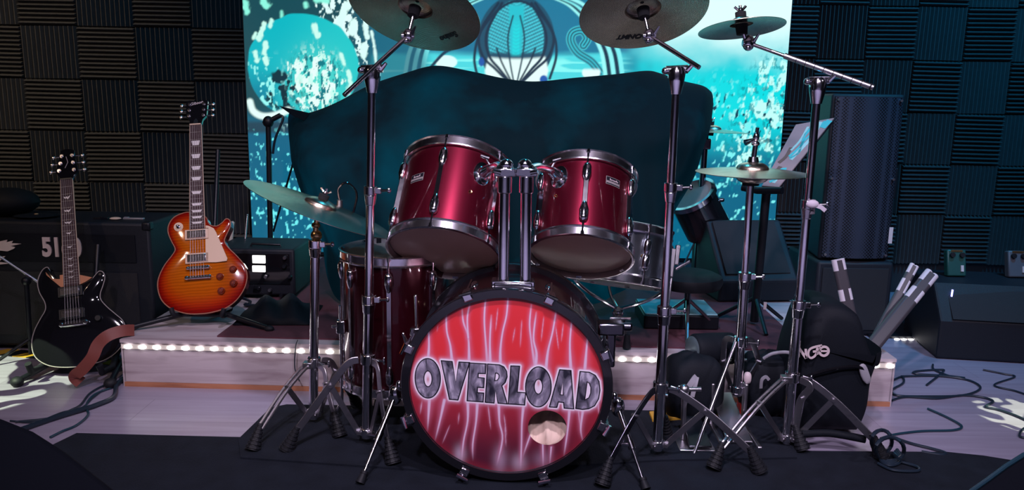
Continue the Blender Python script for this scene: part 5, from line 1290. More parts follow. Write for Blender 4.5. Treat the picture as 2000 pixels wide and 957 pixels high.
build(MB().poly(wing, 0.0, 0.004, Matrix.Translation(ex) @ Matrix.Rotation(PI / 2, 4, 'X')), 'bird_emblem', WHITEPRINT, amp, angle=0, label='pale spread-wing bird emblem')
build(MB().poly([(-0.07, -0.052), (0.02, -0.042), (-0.01, -0.066), (0.035, -0.072), (-0.03, -0.08)], 0.0, 0.004, Matrix.Translation(ex) @ Matrix.Rotation(PI / 2, 4, 'X')), 'emblem_tail', WHITEPRINT, amp, angle=0)
for cx_ in (ax0x, ax1.x):
    for cz_ in (0.02, az1):
        build(MB().box((cx_ - (0.014 if cx_ > -2 else -0.014), AY0 + 0.016, cz_ - (0.014 if cz_ > 0.3 else -0.014)), (0.036, 0.040, 0.036)), 'corner_guard', BLACK, amp, bevel=0.008)
for cx_ in (ax0x + 0.08, ax1.x - 0.08): 
    for cy_ in (AY0 + 0.05, AY1 - 0.05): build(MB().cyl((cx_, cy_, 0), (cx_, cy_, 0.022), 0.02), 'rubber_foot', RUBBER, amp)
# things lying on it
def on_amp(px, Y): return Vector((at(px, 436, Y=Y).x, Y, az1))
p = on_amp(30, 3.3)
hp = thing('cap', 'dark soft cap slumped on top of the 5160 amplifier', 'cap', p)
build(MB().ball(p + Vector((-0.02, 0, 0.060)), 0.10, (1.25, 0.9, 0.60)) , 'crown', BAGCLOTH, hp)
build(MB().ball(p + Vector((0.11, -0.03, 0.009)), 0.08, (1.1, 0.9, 0.10)), 'visor', BAGCLOTH, hp)
p = on_amp(68, 3.25)
tag(build(MB().box(p + Vector((0, 0, 0.008)), (0.055, 0.03, 0.014)).cyl(p + Vector((0.01, 0, 0.014)), p + Vector((0.01, 0, 0.020)), 0.008), 'pedal_tuner', mat('tan_plastic', srgb(150, 124, 90), .5), origin=p, bevel=0.003), 'small tan box on the amplifier beside the cap', 'box')
p = on_amp(226, 3.24)
tag(build(MB().ball(p + Vector((0, 0, 0.006)), 0.020, (1.2, 0.9, 0.3)), 'plectrum_case', mat('pale_plastic', srgb(214, 190, 170), .4), origin=p), 'small pale oval case on the amplifier right of the guitar neck', 'case')
p = on_amp(262, 3.26)
tag(build(MB().box(p + Vector((0, 0, 0.004)), (0.085, 0.016, 0.007)).box(p + Vector((-0.03, 0, 0.009)), (0.02, 0.012, 0.003)), 'tool_strip', mat('pale_metal', srgb(170, 170, 180), .35, .6), origin=p, bevel=0.002), 'thin pale metal strip lying near the right end of the amplifier', 'strip')
p = on_amp(200, 3.26)
tag(build(MB().box(p + Vector((0, 0, 0.004)), (0.06, 0.03, 0.008)).cyl(p + Vector((0, 0, .008)), p + Vector((0, 0, .011)), .006), 'small_remote', BLACK, origin=p, bevel=0.002), 'flat dark remote on the amplifier just right of the neck', 'remote')
# cables and microphone stand in front of it
ms = thing('microphone_stand', 'thin black boom microphone stand left of the black guitar', 'stand', at(62, 706, Z=0))
mp_ = at(62, 704, Z=0); mt_ = at(52, 556, Y=mp_.y)
build(MB().cyl(mp_ + Vector((0, 0, .03)), mt_, 0.009, n=12), 'pole', BLACK, ms)
for a in (100, 215, 330):
    e = mp_ + Vector((0.13 * math.cos(math.radians(a)), 0.13 * math.sin(math.radians(a)), 0.008))
    build(MB().tube([mp_ + Vector((0, 0, 0.09)), e], 0.007, 8), 'leg', BLACK, ms)
b0, b1 = at(-60, 462, Y=mp_.y - 0.05), at(92, 562, Y=mp_.y + 0.03)
build(MB().cyl(b0, b1, 0.0045, n=10).cyl(b0 * 0.3 + b1 * 0.7, b1, 0.006, n=10), 'boom_arm', STEEL, ms)
build(MB().ball(mt_ + Vector((0, 0, 0.015)), 0.018), 'boom_clamp', BLACK, ms)
# hazard-striped cable ramp behind the guitar
YEL = mat('yellow_tape', srgb(196, 150, 44), 0.55, noise=.1)
rm = thing('floor_tape', 'yellow and black hazard tape on the floor behind the black guitar', 'tape', at(120, 700, Z=0))
ta, tb = at(-30, 692, Z=0), at(246, 716, Z=0)
for k in range(10):
    u0, u1 = k / 10, (k + 1) / 10 - 0.004; d_ = tb - ta; s_ = Vector((0.05, 0.07, 0))
    q = [ta + d_ * u0, ta + d_ * u1, ta + d_ * u1 + s_, ta + d_ * u0 + s_]
    build(MB().hexa([p + Vector((0, 0, 0.0003)) for p in q], [p + Vector((0, 0, 0.0025)) for p in q]), 'tape_stripe', YEL if k % 2 == 0 else BLACK, rm, angle=0)

# ---- rack and bits behind the sunburst guitar
rk = thing('equipment_rack', 'black rack unit with two lit windows behind the sunburst guitar', 'rack', at(520, 620, Y=3.40))
rx0, rx1 = at(418, 560, Y=3.38).x, at(576, 560, Y=3.38).x; rz1 = at(520, 487, Y=3.38).z; rz0 = PH + 0.012
build(MB().box(((rx0 + rx1) / 2, 3.53, (rz0 + rz1) / 2 + 0.004), (rx1 - rx0, 0.29, rz1 - rz0 - 0.008)), 'case', TOLEX, rk, bevel=0.01)
build(MB().box(((rx0 + rx1) / 2, 3.382, (rz0 + rz1) / 2 + 0.02), (rx1 - rx0 - 0.04, 0.006, rz1 - rz0 - 0.08)), 'front_panel', BLACKGLOSS, rk)
LIT = mat('lit_window', (1, 0.98, 0.93), 0.4, emit=(1.0, 0.97, 0.90), estr=4.5)
for y0, y1 in ((499, 514), (519, 531)):
    c0, c1 = at(493, y0, Y=3.376), at(518, y1, Y=3.376)
    build(MB().box(((c0.x + c1.x) / 2, 3.377, (c0.z + c1.z) / 2), (c1.x - c0.x, 0.006, c0.z - c1.z)), 'lit_window', LIT, rk, angle=0)
for k, (px, py) in enumerate([(557, 503), (556, 520), (567, 540), (520, 540), (500, 560), (506, 562), (528, 566), (550, 576), (520, 590)]):
    c = at(px, py, Y=3.374); build(MB().cyl(c, c + Vector((0, -0.014, 0)), 0.009, 0.007, 14), 'knob', STEEL if k % 3 == 0 else BLACK, rk)
build(MB().tube([at(490, 482, Y=3.45), at(492, 476, Y=3.45), at(548, 478, Y=3.45), at(550, 486, Y=3.45)], 0.006), 'handle', BLACK, rk)
pl = thing('cable_bundle', 'loose dark cables heaped in front of the black rack', 'cables', at(500, 610, Y=3.28))
for k in range(3):
    pts = [at(462 + 12 * k, 575 + 8 * k, Y=3.32) + Vector((0, 0, 0)), at(490, 596 + 3 * k, Y=3.30), at(478 + 6 * k, 606, Y=3.25), at(510 + 20 * k, 604, Y=3.25), at(545 + 8 * k, 612, Y=3.27)]
    for p in pts: p.z = max(p.z, PH + 0.012)
    build(MB().tube(catmull(pts, 6), 0.005, 8), 'cable', CABLE, pl)
dc = thing('floor_cloth', 'dark cloth bunched on the platform right of the sunburst guitar', 'cloth', at(520, 625, Z=PH))
cb_ = MB(); nu, nv = 22, 12; vs_ = []
for i in range(nu):
    for j in range(nv):
        u, v = i / (nu - 1), j / (nv - 1)
        p = at(455 + 150 * u, 636 - 10 * v, Z=PH + 0.006) + Vector((0, 0.22 * v, 0))
        h = 0.07 * math.sin(PI * u) ** 0.7 * math.sin(PI * v) ** 0.7 * (1 + 0.3 * math.sin(u * 17 + v * 5)) + 0.002
        vs_.append(p + Vector((0, 0, h)))
cb_.add(vs_, [(i * nv + j, i * nv + j + 1, (i + 1) * nv + j + 1, (i + 1) * nv + j) for i in range(nu - 1) for j in range(nv - 1)])
co = build(cb_, 'cloth_heap', BAGCLOTH, dc, angle=0)
for f in co.data.polygons: f.use_smooth = True
so = co.modifiers.new('thick', 'SOLIDIFY'); so.thickness = 0.003; so.offset = 1
for px, py0, py1, lab in ((452, 436, 476, 'pale wooden drumstick pair leaning behind the sunburst guitar'), (481, 420, 470, 'short dark rod standing left of the screen')):
    a, b = at(px - 4, py1 + 20, Y=3.62), at(px + 2, py0, Y=3.66)
    tag(build(MB().cyl(a, b, 0.0105 if px < 470 else 0.005, 0.009 if px < 470 else 0.004, 12).ball(b, 0.010 if px < 470 else 0.005), 'stick', mat('pale_stick', srgb(190, 180, 170), .4) if px < 470 else STEEL, origin=a), lab, 'stick')
# dark microphone stand in front of the screen
ms = thing('microphone_stand', 'black microphone stand silhouetted against the left part of the screen', 'stand', at(528, 540, Y=3.85))
m0 = at(527, 470, Y=3.85); m1 = at(524, 238, Y=3.85)
build(MB().cyl(Vector((m0.x, 3.85, PH + 0.02)), m1, 0.013, n=12), 'pole', BLACK, ms)
build(MB().cyl(at(534, 452, Y=3.86), at(576, 306, Y=3.80), 0.005, n=8), 'boom_arm', BLACK, ms)
build(MB().ball(m1, 0.026, (1, .9, 1.1)).cyl(at(515, 242, Y=3.85), at(548, 225, Y=3.85), 0.012), 'boom_clamp', BLACK, ms)
build(MB().tube(catmull([at(545, 225, Y=3.85), at(553, 232, Y=3.84), at(538, 270, Y=3.84), at(533, 300, Y=3.85)], 6), 0.006, 8), 'hanging_cable', CABLE, ms)
build(MB().lathe([(0, 0.02), (0.03, 0.02), (0.13, 0.008), (0.13, 0.0), (0, 0.0)], 32, Matrix.Translation((m0.x, 3.85, PH + 0.006))), 'round_base', BLACK, ms)
# clip-on microphone on the floor tom's rim, its gooseneck rising behind the tilted cymbal
cm0 = MW[ftom.name] @ Vector((-0.09, 0.164, ftz + 0.012))
cm = thing('drum_microphone', 'small black clip-on microphone with a curved gooseneck on the floor tom', 'microphone', cm0)
build(MB().box(cm0, (0.022, 0.02, 0.045)), 'rim_clip', BLACK, cm, bevel=0.003)
gpts = [cm0 + Vector((0, 0, 0.02)), at(690, 440, Y=2.73), at(697, 385, Y=2.72), at(690, 366, Y=2.71), at(674, 357, Y=2.70), at(661, 370, Y=2.70), at(664, 394, Y=2.70)]
build(MB().tube(catmull(gpts, 8), 0.004, 8), 'gooseneck', BLACKGLOSS, cm)
build(MB().cyl(gpts[-1] + Vector((0, 0, 0.006)), gpts[-1] - Vector((0.002, 0, 0.030)), 0.010, 0.012, 14), 'capsule', STEEL, cm)
# ================================================================== RIGHT-HAND SIDE
def xz(px, py, Y): p = at(px, py, Y=Y); return p
# ---- PA speaker on its subwoofer
GRILLE = bpy.data.materials.new('perforated_grille'); GRILLE.use_nodes = True
nt = GRILLE.node_tree; N = nt.nodes; L = nt.links; b_ = N['Principled BSDF']; b_.inputs['Metallic'].default_value = 0.5; b_.inputs['Roughness'].default_value = 0.45
tc = N.new('ShaderNodeTexCoord'); mp = N.new('ShaderNodeMapping'); mp.inputs['Scale'].default_value = (95, 95, 95); mp.inputs['Rotation'].default_value = (0, math.radians(45), 0)
ch = N.new('ShaderNodeTexVoronoi'); ch.inputs['Randomness'].default_value = 0.0; ch.inputs['Scale'].default_value = 1.0
L.new(tc.outputs['Object'], mp.inputs[0]); L.new(mp.outputs[0], ch.inputs['Vector'])
cr = N.new('ShaderNodeValToRGB'); cr.color_ramp.elements[0].color = (0.004, 0.004, 0.006, 1); cr.color_ramp.elements[0].position = 0.36; cr.color_ramp.elements[1].position = 0.44; cr.color_ramp.elements[1].color = (*srgb(58, 64, 80), 1)
L.new(ch.outputs['Distance'], cr.inputs[0]); L.new(cr.outputs[0], b_.inputs['Base Color'])
SY_ = 3.62
q0, q1 = at(1630, 184, Y=SY_), at(1764, 184, Y=SY_); q2 = at(1735, 512, Y=SY_)
sx0, sx1, sz1, sz0 = q0.x - 0.01, q1.x + 0.012, q0.z + 0.004, at(1670, 508, Y=SY_).z
pa = thing('loudspeaker', 'tall black loudspeaker with perforated grille right of the screen', 'loudspeaker', ((sx0 + sx1) / 2, SY_, sz0))
build(MB().hexa([(sx0, SY_, sz0), (sx1, SY_, sz0), (sx1 - 0.04, SY_ + 0.34, sz0), (sx0 + 0.04, SY_ + 0.34, sz0)], [(sx0, SY_, sz1), (sx1, SY_, sz1), (sx1 - 0.04, SY_ + 0.34, sz1), (sx0 + 0.04, SY_ + 0.34, sz1)]), 'cabinet', TOLEX, pa, bevel=0.012)
cxm = (sx0 + sx1) / 2; gw = (sx1 - sx0) / 2 - 0.014
# gently bowed grille
gb = MB(); vs_ = []
for i in range(13):
    u = -1 + 2 * i / 12; y = SY_ - 0.008 - 0.028 * (1 - u * u)
    for z in (sz0 + 0.014, sz1 - 0.014): vs_.append((cxm + gw * u, y, z))
for z in (sz0 + 0.014, sz1 - 0.014): vs_.append((cxm + gw, SY_ + 0.004, z))
for z in (sz0 + 0.014, sz1 - 0.014): vs_.append((cxm - gw, SY_ + 0.004, z))
n_ = len(vs_) // 2
gb.add(vs_, [(2 * i, 2 * ((i + 1) % n_), 2 * ((i + 1) % n_) + 1, 2 * i + 1) for i in range(n_)] + [tuple(2 * i for i in range(n_)), tuple(2 * i + 1 for i in reversed(range(n_)))])
build(gb, 'grille', GRILLE, pa, angle=30)
for u in (-0.93, 0.93):
    for z in (sz0 + 0.028, (sz0 + sz1) / 2, sz1 - 0.028):
        build(MB().cyl((cxm + gw * u, SY_ - 0.022, z), (cxm + gw * u, SY_ - 0.010, z), 0.006, n=12), 'grille_screw', STEEL, pa)
build(MB().box((sx1 - 0.006, SY_ - 0.006, sz0 + 0.12), (0.018, 0.006, 0.075)), 'label_strip', WHITEPRINT, pa)
build(MB().box((sx1 - 0.002, SY_ + 0.03, (sz0 + sz1) / 2 - 0.02), (0.014, 0.05, 0.14)), 'side_handle', BLACK, pa, bevel=0.005)
sub = thing('subwoofer', 'dark square subwoofer beneath the tall loudspeaker', 'loudspeaker', (cxm, SY_, PH + 0.002))
bx0, bx1, bz1 = sx0 - 0.01, sx1 + 0.015, sz0 - 0.002
build(MB().box(((bx0 + bx1) / 2, SY_ + 0.17, (bz1 + 0.002) / 2), (bx1 - bx0, 0.40, bz1 - 0.002)), 'cabinet', TOLEX, sub, bevel=0.014)
build(MB().box(((bx0 + bx1) / 2, SY_ - 0.034, (bz1 + 0.002) / 2), (bx1 - bx0 - 0.05, 0.006, bz1 - 0.06)), 'grille', GRILLCLOTH, sub, bevel=0.002)

# ---- music stand with a sheet, projected light painted on it
mY = 3.10
mst = thing('music_stand', 'black music stand with tilted desk behind the hi-hat', 'music stand', at(1494, 640, Y=mY))
mpx = at(1497, 372, Y=mY)
build(MB().cyl(Vector((mpx.x - 0.01, mY, 0.20)), mpx + Vector((0, 0, -0.01)), 0.017, n=14), 'pole', BLACK, mst)
build(MB().box(at(1494, 597, Y=mY - 0.018), (0.012, 0.004, 0.03)), 'tape_mark', WHITEPRINT, mst)
c00, c10, c11, c01 = at(1486, 366, Y=mY - 0.04), at(1520, 369, Y=mY - 0.10), at(1633, 229, Y=mY + 0.02), at(1556, 247, Y=mY + 0.14)
nrm = ((c10 - c00).cross(c11 - c00)).normalized()
_d = at(1553, 243, Y=1.0) - CAM; c01 = CAM + _d * ((c00 - CAM).dot(nrm) / _d.dot(nrm))
print('sheet', c00, c10, c11, c01)
if nrm.y > 0: nrm = -nrm
def quad_slab(c, off0, off1): return MB().hexa([p + nrm * off0 for p in c], [p + nrm * off1 for p in c])
build(quad_slab([c00, c10, c11, c01], -0.006, -0.002), 'desk', BLACK, mst, angle=0)
build(MB().tube([at(1450, 366, Y=mY - 0.02), at(1480, 372, Y=mY - 0.06), at(1528, 372, Y=mY - 0.13)], 0.014, 10), 'desk_ledge', BLACK, mst)
for a in (30, 150, 270):
    e = Vector((mpx.x - 0.01 + 0.16 * math.cos(math.radians(a)), mY + 0.16 * math.sin(math.radians(a)), PH + 0.012))
    build(MB().tube([Vector((mpx.x - 0.01, mY, PH + 0.12)), e], 0.008, 8), 'leg', BLACK, mst)
sh = thing('light_swirl_sheet', 'pale sheet with turquoise light painted as swirls on the music stand', 'sheet', c00)
PAPER = mat('glossy_grey_sheet', srgb(166, 148, 152), 0.22, noise=.2, nscale=5)
def lerp2(u, v): return c00 * (1 - u) * (1 - v) + c10 * u * (1 - v) + c11 * u * v + c01 * (1 - u) * v
cs = [lerp2(0.04, 0.02), lerp2(0.97, 0.02), lerp2(0.97, 0.985), lerp2(0.04, 0.985)]
build(quad_slab(cs, -0.001, 0.003), 'sheet', PAPER, sh, angle=0)
TURQ = mat('turquoise_light_paint', srgb(84, 204, 208), 0.25); PALEP = mat('pale_turquoise_light_paint', srgb(170, 226, 224), 0.25); UMB = mat('umber_patch', srgb(116, 98, 92), 0.3)  # turquoise colours paint the projected cyan light pattern onto the sheet
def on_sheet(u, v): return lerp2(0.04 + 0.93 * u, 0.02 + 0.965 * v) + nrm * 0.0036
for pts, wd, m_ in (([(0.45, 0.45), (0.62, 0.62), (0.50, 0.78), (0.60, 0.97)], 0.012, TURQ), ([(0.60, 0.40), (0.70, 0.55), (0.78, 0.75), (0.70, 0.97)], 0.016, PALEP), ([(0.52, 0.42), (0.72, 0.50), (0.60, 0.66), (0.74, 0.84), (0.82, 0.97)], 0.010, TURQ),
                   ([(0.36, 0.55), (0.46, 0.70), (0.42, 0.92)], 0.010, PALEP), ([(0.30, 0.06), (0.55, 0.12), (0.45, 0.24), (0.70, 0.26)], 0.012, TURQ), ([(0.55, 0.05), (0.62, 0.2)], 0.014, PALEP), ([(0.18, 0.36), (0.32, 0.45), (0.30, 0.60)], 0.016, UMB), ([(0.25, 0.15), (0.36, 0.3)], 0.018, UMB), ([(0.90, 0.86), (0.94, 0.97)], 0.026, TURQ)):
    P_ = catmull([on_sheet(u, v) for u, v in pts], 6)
    build(MB().ribbon(P_, wd, 0.0008, nrm), 'light_pattern_swirl', m_, sh, angle=30)

# ---- floor wedge behind the hi-hat, on the platform
wY = 3.45
wd_ = thing('stage_monitor', 'dark wedge monitor on the platform behind the hi-hat stand', 'loudspeaker', at(1450, 600, Y=wY))
def wedge_prism(b, prof, p0, p1):
    """profile (depth, height) swept from p0 to p1"""
    d = (p1 - p0).normalized(); n = Vector((-d.y, d.x, 0)); k = len(prof)
    vs = [p0 + n * a + Vector((0, 0, h)) for a, h in prof] + [p1 + n * a + Vector((0, 0, h)) for a, h in prof]
    return b.add(vs, [tuple(range(k)), tuple(reversed(range(k, 2 * k)))] + [(i, (i + 1) % k, k + (i + 1) % k, k + i) for i in range(k)])
w0, w1 = Vector((at(1402, 590, Y=wY).x, wY, PH + 0.008)), Vector((at(1560, 590, Y=wY).x, wY + 0.05, PH + 0.008))
build(wedge_prism(MB(), [(0, 0), (-0.02, 0.10), (0.20, 0.34), (0.36, 0.30), (0.36, 0)], w0, w1), 'cabinet', TOLEX, wd_, angle=0, bevel=0.01)
build(wedge_prism(MB(), [(0.0, 0.127), (0.19, 0.334), (0.187, 0.337), (-0.003, 0.130)], w0 + Vector((0.03, 0, 0)), w1 - Vector((0.03, 0, 0))), 'grille', GRILLCLOTH, wd_, angle=0)
# case added for a cyan reflection: its glossy pale lid mirrors the screen
cs_ = thing('added_glint_case', 'low added case with pale mirroring lid on the platform left of the right stand', 'case', at(1300, 610, Y=3.10))
f0 = at(1255, 612, Y=3.05); f1 = at(1400, 612, Y=3.05)
build(MB().box(((f0.x + f1.x) / 2, 3.13, PH + 0.035), (f1.x - f0.x, 0.24, 0.054)), 'case_body', BLACK, cs_, bevel=0.004)
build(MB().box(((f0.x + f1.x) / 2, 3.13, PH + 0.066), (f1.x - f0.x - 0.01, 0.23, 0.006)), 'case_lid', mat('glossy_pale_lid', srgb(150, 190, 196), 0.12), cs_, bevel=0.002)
# throne with round seat
th = thing('drum_throne', 'round black drum stool behind the snare drum', 'stool', at(1345, 600, Y=2.95))
tc_ = Vector((at(1345, 545, Y=2.98).x, 2.98, at(1345, 548, Y=2.98).z))
build(MB().lathe([(0, 0.03), (0.10, 0.032), (0.125, 0.02), (0.13, 0), (0.12, -0.022), (0, -0.03)], 40, Matrix.Translation(tc_)), 'seat', RUBBER, th)
build(MB().cyl(tc_ - Vector((0, 0, .02)), Vector((tc_.x, 2.98, PH + 0.08)), 0.012), 'pole', DARKSTEEL, th)
for a in (20, 140, 260):
    e = Vector((tc_.x + 0.15 * math.cos(math.radians(a)), 2.98 + 0.15 * math.sin(math.radians(a)), PH + 0.008))
    build(MB().tube([Vector((tc_.x, 2.98, PH + 0.14)), e], 0.007, 8), 'leg', STEEL, th)

# ---- gear bags in front of the platform
def blob(c, r, exps=(2.6, 2.6), n=28, m_=16, wob=0.02, seed=0, flat_bottom=True, M=None):
    """soft boxy bag: superellipsoid with dents"""
    vs, fs = [], []; rr = random.Random(seed); ph = [rr.uniform(0, 6.28) for _ in range(6)]
    def sp(x, e): return math.copysign(abs(x) ** (2 / e), x)
    for i in range(m_ + 1):
        v = -PI / 2 + PI * i / m_
        for j in range(n):
            u = -PI + 2 * PI * j / n
            x = sp(math.cos(v), exps[0]) * sp(math.cos(u), exps[1]); y = sp(math.cos(v), exps[0]) * sp(math.sin(u), exps[1]); z = sp(math.sin(v), exps[0])
            k = 1 + wob * (math.sin(3 * u + 4 * z + ph[0]) + math.sin(5 * u - 3 * z + ph[1]) + 0.7 * math.sin(9 * x + 7 * z + ph[2]))
            p = Vector((x * r[0] * k, y * r[1] * k, z * r[2] * k))
            if M: p = M @ p
            p += Vector(c)
            vs.append(p)
    for i in range(m_):
        for j in range(n): fs.append((i * n + j, i * n + (j + 1) % n, (i + 1) * n + (j + 1) % n, (i + 1) * n + j))
    return MB().add(vs, fs)
def sm(o):
    for f in o.data.polygons: f.use_smooth = True
    return o
gc = at(1630, 846, Z=0)
gY = 2.56
bag = thing('gear_bag', 'big black bag with pale NGe lettering in front of the platform', 'bag', (gc.x, gY, 0))
bx = at(1628, 700, Y=gY - 0.10)
zt = at(1600, 578, Y=gY).z; xl, xr = at(1556, 700, Y=gY - .08).x, at(1712, 700, Y=gY - .08).x
# dome profile seen from the front, swept in depth with a rounded edge
prof = [(xl, 0.012), (xl - 0.01, 0.18), (xl + 0.01, 0.34), (xl + 0.05, zt - 0.012), (xl + 0.11, zt), (xl + 0.17, zt - 0.03), (xr - 0.06, zt - 0.10), (xr - 0.008, zt - 0.20), (xr, 0.30), (xr - 0.02, 0.20), (xr - 0.03, 0.10), (xr - 0.05, 0.012)]
pc = catmull([(a, b, 0) for a, b in prof], 5, False)
cxb = sum(p.x for p in pc) / len(pc); czb = sum(p.y for p in pc) / len(pc)
rows = []; vs_ = []
for s_, y in ((0.72, gY - 0.135), (0.90, gY - 0.125), (0.98, gY - 0.10), (1.0, gY - 0.05), (1.0, gY + 0.05), (0.97, gY + 0.10), (0.85, gY + 0.128)):
    for p in pc:
        z = czb + (p.y - czb) * s_; vs_.append((cxb + (p.x - cxb) * s_, y + 0.006 * math.sin(p.x * 30 + p.y * 23), max(0.012, z)))
k = len(pc); R7 = 7
fs_ = [(i * k + j, i * k + (j + 1) % k, (i + 1) * k + (j + 1) % k, (i + 1) * k + j) for i in range(R7 - 1) for j in range(k)] + [tuple(range(k)), tuple(reversed(range((R7 - 1) * k, R7 * k)))]
build(MB().add(vs_, fs_), 'bag_body', BAGCLOTH, bag, angle=50)
def logo_pt(zx, zy, dy=0.0): p = at(1540 + zx / 15.95, 660 + zy / 15.95, Y=gY - 0.147 + dy); return p
def stroke(pts, w_, sm_=True):
    P_ = [logo_pt(*p) for p in pts]; P_ = catmull(P_, 6) if sm_ else P_
    return MB().ribbon(P_, w_, 0.003, (0, -1, 0))
lo = build(stroke([(318, 600), (325, 310)], 0.006, False), 'printed_letter', WHITEPRINT, bag, angle=30, label='pale letter N')
build(stroke([(325, 310), (545, 630)], 0.008, False), 'letter_stroke', WHITEPRINT, lo, angle=30); build(stroke([(545, 630), (535, 345)], 0.007, False), 'letter_stroke', WHITEPRINT, lo, angle=30)
lo = build(stroke([(1040, 235), (840, 275), (680, 340), (620, 440), (625, 560), (700, 625), (800, 580), (860, 500), (900, 430), (830, 420), (760, 430)], 0.0062), 'printed_letter', WHITEPRINT, bag, angle=30, label='pale looping letter G')
build(stroke([(900, 520), (880, 400), (900, 300)], 0.006), 'letter_stroke', WHITEPRINT, lo, angle=30); build(stroke([(1030, 240), (930, 400), (900, 500)], 0.005), 'letter_stroke', WHITEPRINT, lo, angle=30)
lo = build(stroke([(960, 420), (1000, 320), (1110, 275), (1210, 310), (1245, 410), (1200, 510), (1100, 555), (1000, 510), (960, 420)], 0.0075), 'printed_letter', WHITEPRINT, bag, angle=30, label='pale round letter e')
build(stroke([(970, 410), (1235, 410)], 0.0055, False), 'letter_stroke', WHITEPRINT, lo, angle=30)
build(MB().tube(catmull([at(1560, 740, Y=gY - 0.15), at(1620, 722, Y=gY - 0.155), at(1672, 716, Y=gY - 0.145), at(1690, 726, Y=gY - 0.14), at(1698, 742, Y=gY - 0.12)], 6), 0.0055, 8), 'carry_handle', BLACKGLOSS, bag)
build(blob(at(1689, 730, Y=gY - 0.142), (0.014, 0.006, 0.035), n=16, m_=8, M=Matrix.Rotation(math.radians(-24), 4, 'Y')), 'grey_tab', GREYTRIM, bag)
# the flat pocketed part in front
build(MB().tube(catmull([at(1566, 848, Y=2.33), at(1620, 846, Y=2.33), at(1690, 858, Y=2.31)], 5), 0.012, 10), 'carry_strap', BAGCLOTH, bag)
# striped tubes (folded stands with reflective tape) standing in and behind the bag
REFL = mat('reflective_tape', srgb(205, 198, 208), 0.4); TUBEG = mat('charcoal_tube', srgb(64, 60, 66), 0.4)
def striped(label, p0, p1, Y0, Y1, wpx, bands, M_=None):
    a, b = at(*p0, Y=Y0), at(*p1, Y=Y1); t = thing('folded_stand_leg', label, 'stand leg', a, group='striped stand legs')
    d = b - a; r = wpx / F_PX * 2.9 / 2
    side = Vector((1, 0, 0)); side = (side - d.normalized() * side.dot(d.normalized())).normalized()
    u0 = 0.0
    for u1, m_ in bands:
        q = MB()
        for s_ in (-1, 1): q.cyl(a + d * u0 + side * (s_ * r * 0.52), a + d * u1 + side * (s_ * r * 0.52), r * 0.56, n=14)
        build(q, 'tape_band' if m_ is REFL else 'tube_section', m_, t); u0 = u1
    build(MB().bar(a, a + d * 0.985, r * 1.1, r * 0.9, side), 'tube_core', TUBEG, t)
    return t
striped('upright grey stand leg with two white bands behind the bag', (1676, 690), (1636, 506), 2.78, 2.86, 24, [(0.48, TUBEG), (0.56, TUBEG), (0.68, REFL), (0.88, TUBEG), (1.0, REFL)])
striped('slanting grey stand leg with white bands, left of the crossed pair', (1706, 668), (1786, 518), 2.80, 2.95, 17, [(0.40, TUBEG), (0.64, TUBEG), (0.80, REFL), (0.88, TUBEG), (1.0, REFL)])
striped('slanting wide grey stand leg with white bands, right of the crossed pair', (1704, 676), (1820, 534), 2.74, 2.92, 26, [(0.35, TUBEG), (0.62, TUBEG), (0.76, REFL), (0.86, TUBEG), (1.0, REFL)])
# roll bag with a grey end, left of the hi-hat legs
rb_ = thing('roll_bag', 'black rolled bag with shiny grey end beside the light strip', 'bag', at(1390, 712, Y=2.60))
a, b = at(1352, 683, Y=2.61), at(1432, 680, Y=2.66)
d_ = (b - a).normalized(); Mr = frame(a, d_, (0, 0, 1))
ln_ = (b - a).length
build(MB().lathe([(0.03, -0.004), (0.048, 0.0), (0.055, 0.012), (0.056, ln_ * .5), (0.055, ln_ - .01), (0.045, ln_), (0, ln_ + .004)], 28, Mr), 'roll', BAGCLOTH, rb_, angle=50)
build(MB().lathe([(0, -0.006), (0.03, -0.006), (0.046, -0.001), (0.050, 0.004), (0.046, 0.006), (0, 0.004)], 28, Mr), 'end_cap', mat('silver_cap', srgb(110, 128, 134), .3, .5), rb_)
bp2 = thing('backpack', 'dark backpack with a pale strap between the right stand and hi-hat legs', 'bag', at(1350, 830, Y=2.52))
pc_ = at(1352, 772, Y=2.56)
build(blob((pc_.x, 2.57, 0.118), (0.105, 0.085, 0.118), (2.8, 2.6), wob=0.02, seed=4), 'bag_body', BAGCLOTH, bp2, angle=60)
build(MB().ribbon(catmull([at(1362, 732, Y=2.50), at(1352, 745, Y=2.48), at(1340, 765, Y=2.475), at(1336, 790, Y=2.475)], 6), 0.018, 0.004, (0, -1, 0.2)), 'shoulder_strap', GREYTRIM, bp2)
build(MB().ribbon(catmull([at(1362, 732, Y=2.50), at(1358, 750, Y=2.48), at(1352, 775, Y=2.475)], 6), 0.014, 0.004, (0, -1, 0.2)), 'shoulder_strap', GREYTRIM, bp2)
bp3 = thing('backpack', 'dark lumpy bag with white piping behind the rightmost stand', 'bag', at(1500, 830, Y=2.60))
pc_ = at(1500, 735, Y=2.60)
build(blob((pc_.x + 0.0, 2.625, 0.112), (0.095, 0.08, 0.115), (2.6, 2.4), wob=0.03, seed=9), 'bag_body', BAGCLOTH, bp3, angle=60)
build(blob(at(1460, 738, Y=2.51), (0.012, 0.014, 0.020), n=14, m_=8), 'white_buckle', WHITEPRINT, bp3)
build(MB().ribbon(catmull([at(1486, 758, Y=2.52), at(1488, 742, Y=2.51), at(1496, 736, Y=2.51), at(1502, 742, Y=2.51)], 6), 0.010, 0.004, (0, -1, 0)), 'grey_strap', GREYTRIM, bp3)
build(MB().tube(catmull([at(1492, 700, Y=2.55), at(1512, 690, Y=2.53), at(1545, 690, Y=2.53), at(1568, 712, Y=2.53)], 6), 0.006, 8), 'piping', GREYTRIM, bp3)
